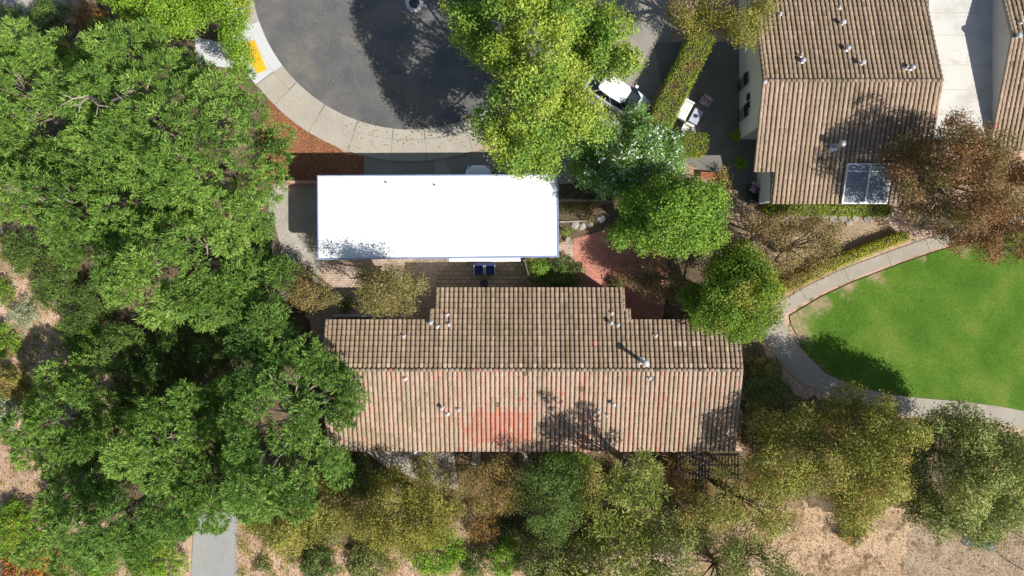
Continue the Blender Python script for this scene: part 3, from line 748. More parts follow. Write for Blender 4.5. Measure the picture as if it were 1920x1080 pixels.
wall_line('retaining_wall', 'low timber retaining edge right beside the fence on the gravel yard side', 'wall', [(505,415), (520,480), (533,560)], .45, .22, M['wood'])
wall_line('garden_wall', 'low pinkish brick garden wall at the top of the gravel yard', 'wall', [(516,341), (545,341), (592,341)], 1.0, .18, M['wallbrick'])
wall_line('fence', 'short dark board fence between the paved patio and the bushes', 'fence', [(983,487), (991,515), (995,538)], 1.6, .06, M['wood'], 1.6, True)
wall_line('timber_edge', 'diagonal timber edging under the small tree left of the patio', 'edging', [(577,506), (625,543)], .3, .12, M['wood'])
wall_line('fence', 'grey board fence running east from the white building corner', 'fence', [(1049,373), (1100,374), (1150,377)], 1.7, .07, M['wood'], 1.9, True)
wall_line('garden_edging', 'thin pale edging across the planting bed beside the white building', 'edging', [(1049,416), (1105,414)], .2, .08, M['stone'])
wall_line('garden_wall', 'low dark wall in the shade above the long house at its left end', 'wall', [(622,592), (705,592)], .9, .14, M['stucco'])
wf = thing('garden_fence', 'dark wire fence at the bottom right corner of the picture', 'fence', at(1908, 1070))
P_ = [Vector(at(x, y, .6)) for x, y in ((1919,1008), (1908,1062), (1902,1120))]
mb = MB()
for z in (.1, .4, .7, 1.0): mb.tube([(p.x, p.y, z) for p in P_], .008, 5)
place(mb.build('wires', M['dark'], wf), wf)
for p in P_: place(MB().tube([(p.x, p.y, 0), (p.x, p.y, 1.1)], .03, 8).build('post', M['wood'], wf), wf)
# trellises on the white gable wall
for i, (py, lab) in enumerate(((153, 'black wire trellis on the white gable wall above its window'), (212, 'black wire trellis on the white gable wall below its window'))):
    y = at(0, py, 1.2)[1]; t_ = thing('trellis', lab, 'trellis', (wx0-.1, y, 0), group='wall trellises')
    mb = MB()
    for k in range(5): mb.box(-.02, -.32+k*.16-.012, 0, .01, -.32+k*.16+.012, 2.1)
    mb.build('upright', M['dark'], t_); mb = MB()
    for k in range(6): mb.box(-.18 if k > 3 else -.03, -.38, .4+k*.33, .0, .38, .42+k*.33)
    mb.build('crossbar', M['dark'], t_)

# pergola south of the long house
pg = thing('pergola', 'dark slatted pergola at the south east corner of the long house', 'pergola', at(1330, 870, 2.4)[:2]+(0,))
x0, x1 = at(1272,0,2.5)[0], at(1384,0,2.5)[0]; y0, y1 = at(0,898,2.5)[1], at(0,850,2.6)[1]
mb = MB(); n = 20
for k in range(n):
    x = x0+(x1-x0)*k/(n-1); mb.box(x-.035, y0, 2.42, x+.035, y1, 2.52, random.random())
place(mb.build('slats', M['wood'], pg), pg)
mb = MB()
for y in (y0+.2, (y0+y1)/2, y1-.15): mb.box(x0-.1, y-.045, 2.27, x1+.1, y+.045, 2.415)
place(mb.build('beams', M['wood'], pg), pg)
for x in (x0+.1, x1-.1):
    place(MB().box(x-.06, y0+.14, 0, x+.06, y0+.26, 2.268).build('post', M['wood'], pg), pg)

# ------------------------------------------------------------ street things
x, y, _ = at(777, 6)
mh = thing('manhole', 'round manhole cover in a pale concrete collar on the shaded road', 'manhole', (x, y, .02))
mb = MB()
mb.lathe(0, 0, [(.62, 0), (.62, .02), (.60, .024)], 10); mb.build('collar', M['conc_new'], mh)
MB().lathe(0, 0, [(.34, .02), (.34, .034), (.33, .036)], 24).build('cover', M['dark'], mh)
pad = W([(459,82), (478,76), (502,132), (484,139), (470,118)])
yp = MB().prism(pad, .121, .135)
yo = yp.build('tactile_pad', M['yellow']); tag(yo, 'orange-yellow tactile paving pad on the pale new pavement', 'tactile paving')

# cars
def fixn(o):
    b_ = bmesh.new(); b_.from_mesh(o.data); bmesh.ops.remove_doubles(b_, verts=b_.verts, dist=.0005); bmesh.ops.recalc_face_normals(b_, faces=b_.faces); b_.to_mesh(o.data); b_.free()
def car():
    t_ = thing('parked_car', '', 'car')
    st = [(-2.2,.50,.62,.30), (-2.12,.74,.78,.24), (-1.9,.86,.88,.2), (-1.4,.90,.93,.2), (-.6,.90,.95,.2), (.4,.90,.94,.2), (1.1,.90,.92,.2), (1.6,.88,.84,.2), (1.95,.80,.74,.22), (2.12,.66,.64,.26), (2.2,.45,.56,.32)]
    mb = MB(); n = 12; v = []
    for x, hw, zt, zb in st:
        for k in range(n):
            u = k/(n-1)*math.pi
            c, s_ = math.cos(u), math.sin(u)
            yy = hw*math.copysign(abs(c)**.42, c); zz = zb+(zt-zb)*abs(s_)**.33*(1)+.045*(1-(yy/hw)**2)*(1 if s_ > .1 else 0)
            v.append((x, yy, zz))
    f = []
    for i in range(len(st)-1):
        for k in range(n-1): f.append((i*n+k, i*n+k+1, (i+1)*n+k+1, (i+1)*n+k))
        f.append((i*n, (i+1)*n, (i+1)*n+n-1, i*n+n-1))
    f.append(tuple(range(n))); f.append(tuple(range((len(st)-1)*n, len(st)*n))[::-1])
    mb.add(v, f); body = mb.build('body', M['carw'], t_, True); fixn(body)
    # greenhouse: lower and upper loops
    lo_ = [(-1.85,.62), (-1.5,.78), (0,.83), (1.05,.80), (1.50,.50)]; up = [(-1.2,.46), (-1.05,.58), (-.3,.64), (.42,.61), (.62,.42)]
    lowr = [(x, y, .93) for x, y in lo_]+[(x, -y, .93) for x, y in lo_[::-1]]
    upr = [(x, y, 1.40) for x, y in up]+[(x, -y, 1.40) for x, y in up[::-1]]
    mb = MB(); N_ = 10
    mb.add(lowr+upr, [(i, (i+1) % N_, N_+(i+1) % N_, N_+i) for i in range(N_)])
    mb.add([(x*.55-.15, y*.6, 1.455) for x, y, z in upr]+upr, [tuple(range(N_))]+[(i, (i+1) % N_, N_+(i+1) % N_, N_+i) for i in range(N_)])
    ro = mb.build('roof', M['carw'], t_); fixn(ro)
    def pane(name, a, b_, c, d, inset=.07, o_=.012):
        P_ = [Vector(p) for p in (a, b_, c, d)]; ce = sum(P_, Vector())/4; nn = (P_[1]-P_[0]).cross(P_[3]-P_[0]).normalized()
        if nn.dot(ce-Vector((-.3, 0, .9))) < 0: nn = -nn
        vv = [p.lerp(ce, inset)+nn*o_ for p in P_]; mb = MB(); mb.add(vv+[p-nn*.02 for p in vv], [(0,1,2,3), (0,4,5,1), (1,5,6,2), (2,6,7,3), (3,7,4,0)])
        return mb.build(name, M['glass'], t_)
    def screen(name, ids):
        lw = [Vector(lowr[i]) for i in ids]; uw = [Vector(upr[i]) for i in ids]; vv = []
        for l_, u_ in zip(lw, uw):
            o_ = Vector((math.copysign(.014, l_.x), 0, .014)); vv += [l_.lerp(u_, .05)+o_, l_.lerp(u_, .93)+o_]
        g_ = MB(); g_.add(vv, [(2*i, 2*i+2, 2*i+3, 2*i+1) for i in range(len(ids)-1)]); return fixn(g_.build(name, M['glass'], t_))
    screen('windshield', (3, 4, 5, 6)); screen('rear_window', (1, 0, 9, 8))
    for s in (0, 1):
        q_ = (lambda i: i) if s == 0 else (lambda i: 9-i)
        for a, b_ in ((1, 2), (2, 3)): pane('side_window', lowr[q_(a)], lowr[q_(b_)], upr[q_(b_)], upr[q_(a)])
    for sx in (-1.35, 1.35):
        for sy in (-1, 1):
            w_ = MB(); y = sy*.80
            w_.tube([(sx, y-.1, .32), (sx, y+.1, .32)], .32, 20); wh = w_.build('wheel', M['rubber'], t_)
            MB().tube([(sx, y-.105, .32), (sx, y+.105, .32)], .2, 16).build('rim', M['metal'], wh)
    for sy in (-1, 1):
        MB().box(.75, sy*.88-.0, .9, .95, sy*1.05, 1.03).build('mirror', M['carw'], t_)
        MB().bevbox(1.93, sy*.6-.14, .56, 2.14, sy*.6+.14, .70, .04).build('headlight', M['lamp'], t_)
        MB().bevbox(-2.17, sy*.6-.14, .62, -2.02, sy*.6+.14, .80, .03).build('taillight', M['red'], t_)
    return t_
c1 = car(); c1['label'] = 'white car half hidden under the large yellow-green tree'; c1['group'] = 'white parked cars'
x, y, _ = at(1157, 176, .7); c1.location = (x, y, .03); c1.rotation_euler = (0, 0, math.atan2(-36, 58))
c2 = copy_tree(c1); c2['label'] = 'white car nosing out of the carport under the white flat roof'
x, y, _ = at(898, 313); c2.location = (x, y-2.2, .02); c2.rotation_euler = (0, 0, math.pi/2)

# ------------------------------------------------------------ patio things
def armchair(w_=.62, d_=.62, fab='navy', frame='metal', h=.42, back=.75, name='patio_chair'):
    t_ = thing(name, '', 'chair')
    MB().bevbox(-w_/2+.05, -d_/2, h-.1, w_/2-.05, d_/2-.1, h+.04, .04).build('seat', M[fab], t_)
    mb = MB(); v = [(-w_/2+.05, d_/2-.1, h-.05), (w_/2-.05, d_/2-.1, h-.05), (w_/2-.05, d_/2+.02, back), (-w_/2+.05, d_/2+.02, back),
                    (-w_/2+.05, d_/2, h-.05), (w_/2-.05, d_/2, h-.05), (w_/2-.05, d_/2+.12, back), (-w_/2+.05, d_/2+.12, back)]
    mb.add(v, [(0,1,2,3), (5,4,7,6), (1,5,6,2), (4,0,3,7), (3,2,6,7), (0,4,5,1)]); mb.build('backrest', M[fab], t_)
    for s in (-1, 1):
        mb = MB(); mb.box(s*w_/2-.03, -d_/2, h+.17, s*w_/2+.03, d_/2, h+.21); mb.build('armrest', M[frame], t_)
        for y in (-d_/2+.03, d_/2-.03): MB().box(s*w_/2-.02, y-.02, 0, s*w_/2+.02, y+.02, h+.169).build('leg', M[frame], t_)
    return t_
navy = armchair(); navy['label'] = 'left one of two navy patio chairs on the buff pavers'; navy['group'] = 'navy patio chairs'
x, y, _ = at(898, 506, .4); navy.location = (x, y, .04)
n2 = copy_tree(navy); n2['label'] = 'right one of two navy patio chairs on the buff pavers'; x, y, _ = at(919, 506, .4); n2.location = (x, y, .04)
x, y, _ = at(908, 532, .5)
tb = thing('round_table', 'small round dark table in front of the navy chairs by the tiled eave', 'table', (x, y, .04))
MB().lathe(0, 0, [(.24, .44), (.27, .45), (.27, .49), (.25, .5)], 24).build('tabletop', M['dark'], tb)
for k in range(3):
    a = k*2.1; MB().tube([(.05*math.cos(a), .05*math.sin(a), .44), (.22*math.cos(a), .22*math.sin(a), 0)], .015, 6).build('leg', M['dark'], tb)
# lounge set by the long hedge
rz = math.radians(62)
def bench(label, cat, px, py, z, w_, d_, fab, frame, rz, cush=2, group=None, name='sofa'):
    x, y, _ = at(px, py, .4); t_ = thing(name, label, cat, (x, y, .03), rz, group)
    MB().bevbox(-w_/2, -d_/2, .2, w_/2, d_/2, .3, .02).build('frame', M[frame], t_)
    for k in range(cush):
        a = -w_/2+.05+(w_-.1)*k/cush; b_ = a+(w_-.1)/cush-.02
        MB().bevbox(a, -d_/2+.03, .3, b_, d_/2-.18, .43, .04).build('cushion', M[fab], t_)
    MB().bevbox(-w_/2, d_/2-.16, .301, w_/2, d_/2, .74, .05).build('backrest', M[fab], t_)
    for s in (-1, 1):
        MB().bevbox(s*w_/2-.05, -d_/2, .301, s*w_/2+.05, d_/2-.165, .58, .02).build('armrest', M[frame], t_)
        for yy in (-d_/2+.05, d_/2-.05): MB().box(s*(w_/2-.06)-.03, yy-.03, 0, s*(w_/2-.06)+.03, yy+.03, .2).build('leg', M[frame], t_)
    return t_
bench('white two-seat outdoor sofa beside the long clipped hedge', 'sofa', 1283, 206, 0, 1.25, .75, 'cream', 'white', rz, 2)
bench('small white armchair below the sofa near the short hedge', 'chair', 1288, 241, 0, .6, .6, 'cream', 'white', math.radians(-25), 1, name='armchair')
M['plaid'] = brick_mat('plaid_fabric', (.62,.50,.48), (.55,.22,.22), (.30,.26,.34), .16, .12, .02)
o = bench('outdoor armchair with a red and white plaid cushion in the courtyard', 'chair', 1323, 189, 0, .62, .55, 'plaid', 'metal', rz-math.pi/2-.15, 1, name='armchair')
x, y, _ = at(1305, 218, .45); t_ = thing('coffee_table', 'low rectangular grey-blue table between the sofa and the plaid chair', 'table', (x, y, .03), rz)
MB().bevbox(-.48, -.3, .38, .48, .3, .42, .01).build('tabletop', M['bluefab'], t_)
for sx in (-.44, .44):
    for sy in (-.26, .26): MB().box(sx-.02, sy-.02, 0, sx+.02, sy+.02, .379).build('leg', M['metal'], t_)
bw = MB().lathe(0, 0, [(.05,0), (.12,.05), (.13,.07)], 16).build('bowl', M['pot']); bw.location = (x, y, .455); tag(bw, 'small dark bowl on the grey-blue coffee table', 'bowl')
# wooden bench
x, y, _ = at(1328, 329, .45); t_ = thing('wooden_bench', 'small red slatted wooden bench on the shaded soil right of the round tree', 'bench', (x, y, .02), math.radians(-4))
mb = MB()
for k in range(5): mb.box(-.5, -.22+k*.09, .40, .5, -.22+k*.09+.07, .43)
mb.build('seat', M['woodred'], t_)
for sx in (-.45, .45):
    for sy in (-.18, .18): MB().box(sx-.03, sy-.03, 0, sx+.03, sy+.03, .399).build('leg', M['woodred'], t_)
# chair with cushion and two dark pots by the notch of the house
bench('garden chair with a dark patterned cushion by the porch corner of the top right house', 'chair', 1413, 353, 0, .6, .6, 'plaid', 'dark', math.radians(-30), 1, name='garden_chair')
def potf(px, py, r, h, mat, lab, grp=None, soil=True, z=.02):
    x, y, _ = at(px, py, h); t_ = thing('plant_pot', lab, 'pot', (x, y, z), group=grp)
    MB().lathe(0, 0, [(r*.7, 0), (r, h-.04), (r*1.06, h-.04), (r*1.06, h), (r*.9, h), (r*.88, h-.05)], 20).build('pot', M[mat], t_)
    return t_
potf(1407, 373, .30, .45, 'pot', 'left one of two round dark pots south of the porch corner', 'dark round pots')
potf(1424, 373, .30, .45, 'pot', 'right one of two round dark pots south of the porch corner', 'dark round pots')
potf(1066, 450, .17, .4, 'stone', 'round pale-rimmed pot at the corner of the brick patio')
potf(1389, 165, .2, .35, 'terracotta', 'terracotta pot under the upper trellis of the white gable wall')
# round stepping stones
for i, px in enumerate((1474, 1503, 1530, 1548, 1563, 1580, 1604, 1627)):
    lab = ['round stepping stone at the left end of the row below the top right house', 'second round stepping stone from the left in the row', 'third round stepping stone from the left in the row', 'fourth round stepping stone from the left in the row', 'fourth round stepping stone from the right in the row', 'third round stepping stone from the right in the row', 'second round stepping stone from the right in the row', 'round stepping stone at the right end of the row near the russet tree'][i]
    x, y, _ = at(px, 406+random.uniform(-4, 5), .1); r = random.uniform(.20, .27)
    o = MB().lathe(0, 0, [(r, 0), (r, .10), (r-.03, .12)], 14).build('stepping_stone', M['stone']); o.location = (x, y, .0); o.scale = (1, random.uniform(.8, 1), 1)
    tag(o, lab, 'stepping stone', 'round stepping stones')
# rocks in the bed
def rock(px, py, r, lab, grp=None, mat='stone'):
    x, y, _ = at(px, py, .1); me = bmesh.new(); bmesh.ops.create_icosphere(me, subdivisions=2, radius=r)
    for v in me.verts: v.co *= random.uniform(.8, 1.15); v.co.z *= .6
    d_ = bpy.data.meshes.new('rock'); me.to_mesh(d_); me.free(); d_.materials.append(M[mat])
    o = bpy.data.objects.new('rock', d_); C.objects.link(o); o.location = (x, y, r*.3); tag(o, lab, 'rock', grp); return o
rock(1078, 422, .28, 'flat pale rock nearest the white building in the planting bed', 'bed rocks')
rock(1092, 424, .26, 'flat pale rock in the middle of the row above the brick patio', 'bed rocks')
rock(1107, 421, .2, 'flat pale rock at the right end of the row above the brick patio', 'bed rocks')
rock(1127, 410, .26, 'white upright rock under the edge of the round bright tree', None, 'white')
rock(1592, 418, .22, 'dark rock on the sandy soil below the stepping stones')
# cabinet at the east wall of the long house
x, y, _ = at(1392, 743, 1.2); cb = thing('storage_cabinet', 'narrow pale cabinet standing against the east wall of the long house', 'cabinet', (hx1+.25, y, 0))
MB().bevbox(-.18, -.62, 0, .22, .62, 1.5, .03).build('body', M['stucco'], cb)
MB().bevbox(-.2, -.65, 1.502, .26, .65, 1.56, .015).build('lid', M['white'], cb)
MB().box(.222, -.02, .2, .24, .02, 1.35).build('handle', M['metal'], cb)
# hoses
def hose(pts, lab, z=.03):
    P_ = [Vector(at(x, y, z)) for x, y in pts]
    for _ in range(3):
        q_ = [P_[0]]
        for a, b_ in zip(P_, P_[1:]): q_ += [a.lerp(b_, .25), a.lerp(b_, .75)]
        q_.append(P_[-1]); P_ = q_
    tag(MB().tube(P_, .022, 6).build('garden_hose', M['hose'], None, True), lab, 'hose')
hose([(42,625), (45,645), (52,658), (60,655), (64,640), (62,625), (70,610)], 'looped green garden hose on the dirt below the silver shrub', .05)
hose([(0,425), (14,455), (22,490), (22,530), (28,548)], 'thin green garden hose crossing the shaded slope at the left border', .05)
# tarp
mb = MB(); x, y, _ = at(1833, 1014); nx_, ny_ = 14, 7; v = []
for i in range(nx_):
    for j_ in range(ny_): v.append((-1.0+2*i/(nx_-1), -.4+.8*j_/(ny_-1)+random.uniform(-.04, .04), .04+random.uniform(0, .14)))
mb.add(v, [(i*ny_+j_, (i+1)*ny_+j_, (i+1)*ny_+j_+1, i*ny_+j_+1) for i in range(nx_-1) for j_ in range(ny_-1)])
o = mb.build('tarp', M['tarp'], None, False); o.location = (x, y, .02); o.rotation_euler = (0, 0, -.2); tag(o, 'crumpled blue-grey tarp on the bare soil at the bottom right', 'tarp')

# ------------------------------------------------------------ vegetation
def unit(v): return v/np.maximum(np.linalg.norm(v, axis=-1, keepdims=True), 1e-9)
def leaves(Cn, Nn, kind, size, jit=.8):
    """one small face per row: broad = rhombus lying across the normal, needle = long blade along it"""
    n = len(Cn); r = unit(rng.normal(size=(n, 3)))
    s = size*rng.uniform(.65, 1.3, n)[:, None]
    if kind == 'needle':
        d = unit(Nn+r*.85); side = unit(np.cross(d, unit(rng.normal(size=(n, 3)))))
        V = np.stack([Cn-side*s*.13, Cn+side*s*.13, Cn+d*s+side*s*.07, Cn+d*s-side*s*.07], 1)
    else:
        nn = unit(Nn+r*jit); u = unit(np.cross(nn, unit(rng.normal(size=(n, 3))))); q_ = np.cross(nn, u)
        asp = .36 if kind == 'narrow' else .55
        V = np.stack([Cn-u*s*.5, Cn-q_*s*asp*.5+u*s*.05, Cn+u*s*.5, Cn+q_*s*asp*.5+u*s*.05], 1)
    return V
def inside_pts(poly, n_try, dmin, margin):
    xs = np.array(poly); lo_, hi_ = xs.min(0), xs.max(0)
    P_ = rng.uniform(lo_, hi_, (n_try, 2)); P_ = P_[in_poly(P_, poly)]
    D = edge_dist(P_, poly); k = D > margin*.8; P_, D = P_[k], D[k]
    keep = []
    for i in range(len(P_)):
        if all((P_[i, 0]-P_[j, 0])**2+(P_[i, 1]-P_[j, 1])**2 > dmin*dmin for j in keep): keep.append(i)
        if len(keep) > 600: break
    if not keep: return np.array([xs.mean(0)]), np.array([margin])
    return P_[keep], D[keep]

def lobe_leaves(c, R, kind, size, dens, flat=.75, tuft=.16, tufts_per=9, tintb=.0):
    """leaves on a bumpy dome of radius R at c"""
    nt_ = max(5, int(tufts_per*R*R*2*3.14*.8/ .5))
    u = unit(rng.normal(size=(nt_, 3))); u[:, 2] = np.where(u[:, 2] < -.25, -u[:, 2], u[:, 2]); u = unit(u)
    rad = R*rng.uniform(.72, 1.05, nt_)[:, None]
    T = c+u*rad*np.array([1, 1, flat])
    per = max(3, int(dens*2*3.14*R*R*.8/nt_))
    Cn = np.repeat(T, per, 0); Nn = np.repeat(u, per, 0)
    tt = np.repeat(rng.normal(0, .10, nt_), per)
    if kind == 'needle': Cn = Cn+rng.normal(size=Cn.shape)*tuft*.55; Nn = unit(Nn+np.array([0, 0, .35]))
    else: Cn = Cn+rng.normal(size=Cn.shape)*tuft
    tint = np.clip(.42+tintb+tt+rng.normal(0, .15, len(Cn)), 0, 1)
    return leaves(Cn, Nn, kind, size), tint

def limb_mesh(base, hub, tips, r0, mat, parent, k=1.0):
    mb = MB(); b_ = Vector(base); h_ = Vector(hub)
    mid = b_.lerp(h_, .5)+Vector((random.uniform(-.15, .15), random.uniform(-.15, .15), 0))
    mb.tube([b_, mid, h_, h_+Vector((0, 0, .6))], [r0*1.25, r0, r0*.75, r0*.3], 8)
    o = mb.build('trunk', mat, parent, True)
    lb = MB()
    for tp in tips:
        tp = Vector(tp); s = b_.lerp(h_, random.uniform(.6, 1.0)); m1 = s.lerp(tp, .45)+Vector((random.uniform(-.6, .6), random.uniform(-.6, .6), random.uniform(-.5, .2)))
        m2 = s.lerp(tp, .8)+Vector((random.uniform(-.15, .15), random.uniform(-.15, .15), .05))
        lb.tube([s, m1, m2, tp], [r0*.28*k, r0*.16*k, r0*.08*k, .01], 5)
        for _ in range(3):
            e = m2+Vector((random.uniform(-.8, .8), random.uniform(-.8, .8), random.uniform(-.1, .5)))
            lb.tube([m1.lerp(m2, random.random()), e], [r0*.09*k+.008, .006], 4, cap=False)
    lb.build('limbs', mat, o, True)
    return o

def tree(name, label, poly, ze, zt, pal, R=.9, kind='broad', size=.16, dens=230, gap=0.0, dead=0, group=None, cat='tree', low=True, bark='bark', trunk=True, sp=.78, tintb=0, flowers=None, hub=None, tuft=.16, zv=.35, flat=.75, r0=None, prof=.55, lobev=.09):
    if kind != 'needle': size *= .82; dens *= 1.6; sp = min(1.12, sp+.26); zv *= 1.35; flat = .95
    Wp = W(poly, ze); area = abs(sum(Wp[i][0]*Wp[(i+1) % len(Wp)][1]-Wp[(i+1) % len(Wp)][0]*Wp[i][1] for i in range(len(Wp))))/2
    P_, D = inside_pts(Wp, int(area*60)+200, R*sp, R*.55)
    Dm = max(D.max(), .5)
    if len(P_) > 4 and gap: k = rng.random(len(P_)) > gap*np.where(D < R*1.3, .5, 1); P_, D = P_[k], D[k]
    cx, cy = P_.mean(0) if hub is None else at(hub[0], hub[1], ze)[:2]
    t_ = thing(name, label, cat, (cx, cy, 0), group=group)
    Vs, Ts = [], []; tips = []
    for p, d_ in zip(P_, D):
        z = ze+(zt-ze)*min(1, max(0, d_-R*.5)/max(Dm-R*.5, .1)+.02)**prof+rng.normal(0, zv)
        Rr = R*rng.uniform(.72, 1.15); c = np.array([p[0], p[1], max(z-Rr*flat*.9, Rr*.3)])
        tb_ = tintb+rng.normal(0, lobev)
        v, q_ = lobe_leaves(c, Rr, kind, size, dens, flat, tuft, tintb=tb_); Vs.append(v); Ts.append(q_)
        tips.append((c[0], c[1], c[2]+Rr*.2))
        if low and d_ >= R*1.6 and kind != 'needle' and rng.random() < .75:
            cc_ = c+np.array([rng.normal(0, .3), rng.normal(0, .3), -Rr*1.25])
            if cc_[2] > .4: v, q_ = lobe_leaves(cc_, Rr, kind, size*1.1, dens*.45, flat, tuft, tintb=tb_); Vs.append(v); Ts.append(q_)
        if low and d_ < R*1.6 and z > 2.2:
            for kk in range(2 if z > 5 else 1):
                zz = c[2]-Rr*(1.1+.9*kk)*flat
                if zz < .4: continue
                q2 = np.array([cx, cy]); cc_ = np.array([*(p+(q2-p)*(.08+.10*kk)), zz])
                v, q_ = lobe_leaves(cc_, Rr*.85, kind, size*1.1, dens*.4, flat, tuft, tintb=tb_); Vs.append(v); Ts.append(q_)
    V = np.concatenate(Vs); T = np.concatenate(Ts)
    V = V-np.array([cx, cy, 0]); V[:, :, 2] = np.maximum(V[:, :, 2], .03)
    quads_obj('crown', V, T, L[pal], t_)
    if flowers:
        zc = V[:, :, 2].mean(1); hi_ = np.nonzero(zc > np.quantile(zc, .55))[0]
        i = rng.choice(hi_, flowers[1], replace=False); c = V[i].mean(1)+np.array([0, 0, .08])
        # keep only blossoms near the top surface of their lobe
        fv = leaves(np.repeat(c, 4, 0)+rng.normal(size=(len(c)*4, 3))*.04, np.tile([0, 0, 1.], (len(c)*4, 1)), 'broad', flowers[2], .5)
        fo = quads_obj('blossoms', fv, np.full(len(fv), .5), M[flowers[0]], t_); fo['kind'] = 'stuff'
    if dead:
        db = MB()
        for (bx_, by_, ang, ln) in ((168,182,200,1.1), (170,184,250,.9), (172,183,320,1.5), (215,190,10,1.6), (228,192,15,1.2), (245,213,80,1.3), (247,214,100,.9), (262,185,25,1.2)):
            a = math.radians(ang); x, y, z = at(bx_, by_, zt-1.3); x -= cx; y -= cy; m_ = (x+math.cos(a)*ln*.5, y+math.sin(a)*ln*.5, z+.45+random.uniform(-.1, .1))
            e = (x+math.cos(a+.25)*ln, y+math.sin(a+.25)*ln, z+.75)
            db.tube([(x, y, z-.6), (x, y, z+.2), m_, e], [.08, .065, .04, .012], 6)
            db.tube([m_, (m_[0]+math.cos(a-.8)*ln*.4, m_[1]+math.sin(a-.8)*ln*.4, z+.7)], [.035, .01], 5)
        db.build('bare_branches', M['bark_pale'], t_, True)
    if trunk:
        rr = r0 or .10+.018*zt+.02*Dm
        k = min(len(tips), 18); sel = random.sample(range(len(tips)), k)
        limb_mesh((0, 0, -.1), (random.uniform(-.3, .3), random.uniform(-.3, .3), max(.6, ze*.62)), [(tips[i][0]-cx, tips[i][1]-cy, tips[i][2]) for i in sel], rr, M[bark], t_)
    return t_

# --- conifers on the west side
NP = dict(kind='needle', size=.18, dens=340, R=.95, sp=1.1, tuft=.13, bark='bark_pale', group='tall conifers on the west side', zv=.85, gap=.02, flat=1.0, lobev=.10)
tree('pine_tree', 'broad light green conifer at the top left border, left of the bare branch stubs', [(-90,80), (20,72), (60,55), (135,58), (150,105), (163,150), (165,265), (120,275), (80,300), (20,290), (-90,255)], 8, 11.5, 'pine', **NP)
tree('pine_tree', 'largest conifer, its crown touching the mulch bed beside the cul-de-sac', [(190,50), (250,72), (300,62), (350,85), (380,112), (440,128), (495,135), (505,190), (540,230), (550,272), (532,340), (522,390), (470,405), (420,420), (350,400), (280,380), (220,330), (158,290), (150,180), (172,120)], 8.5, 14, 'pine', hub=(240,205), r0=.42, dead=1, **NP)
tree('pine_tree', 'conifer at the left border whose crown ends above the shaded hose', [(-90,270), (20,275), (80,285), (160,275), (235,320), (255,400), (235,445), (170,455), (130,505), (95,462), (90,415), (30,410), (-90,400)], 7, 10.5, 'pine', **NP)
tree('pine_tree', 'bright conifer just west of the fence, below the largest one', [(235,395), (290,365), (370,385), (440,395), (500,385), (500,440), (475,480), (470,540), (455,600), (400,622), (350,602), (300,612), (235,592), (190,547), (200,510), (190,480), (205,430)], 6.5, 10, 'pine', tintb=.05, **NP)
tree('pine_tree', 'narrow shaded conifer between the fence and the left end of the long house', [(440,500), (495,470), (530,500), (550,560), (560,610), (545,665), (500,690), (450,660), (430,590)], 4.5, 7, 'pine2', tintb=-.1, **NP)  # lowered tint paints shade into this crown's needle colour
tree('pine_tree', 'rounded conifer standing alone beside the open dirt at the lower left', [(30,790), (65,715), (110,685), (150,668), (215,722), (228,775), (220,850), (190,885), (140,885), (75,880), (35,840)], 3.6, 6.5, 'pine', **NP)
tree('pine_tree', 'conifer straight above the grey tar path', [(225,835), (245,760), (330,742), (385,690), (430,740), (445,850), (440,930), (420,1010), (385,975), (330,950), (290,900), (240,890)], 5, 8.6, 'pine', hub=(340,840), **NP)
tree('pine_tree', 'big conifer overhanging the lower left corner of the tiled roof', [(420,760), (440,695), (485,640), (560,638), (640,685), (682,735), (668,765), (640,795), (672,835), (665,870), (640,930), (590,960), (540,945), (480,960), (430,960), (425,860)], 6.5, 11, 'pine2', hub=(520,800), r0=.3, **NP)
tree('pine_tree', 'lower conifer between the flower bed and the tar path', [(100,900), (190,880), (280,885), (350,925), (372,975), (330,1015), (260,1025), (200,1062), (130,1080), (100,1015), (85,950)], 4.5, 8, 'pine2', **NP)
tree('olive_tree', 'olive-green tree with yellowing tips just right of the tar path', [(430,1000), (470,940), (520,900), (590,900), (650,910), (668,950), (640,1000), (575,1015), (540,1045), (500,1010)], 3.5, 6, 'olive2', kind='narrow', size=.2, dens=190, R=.8)
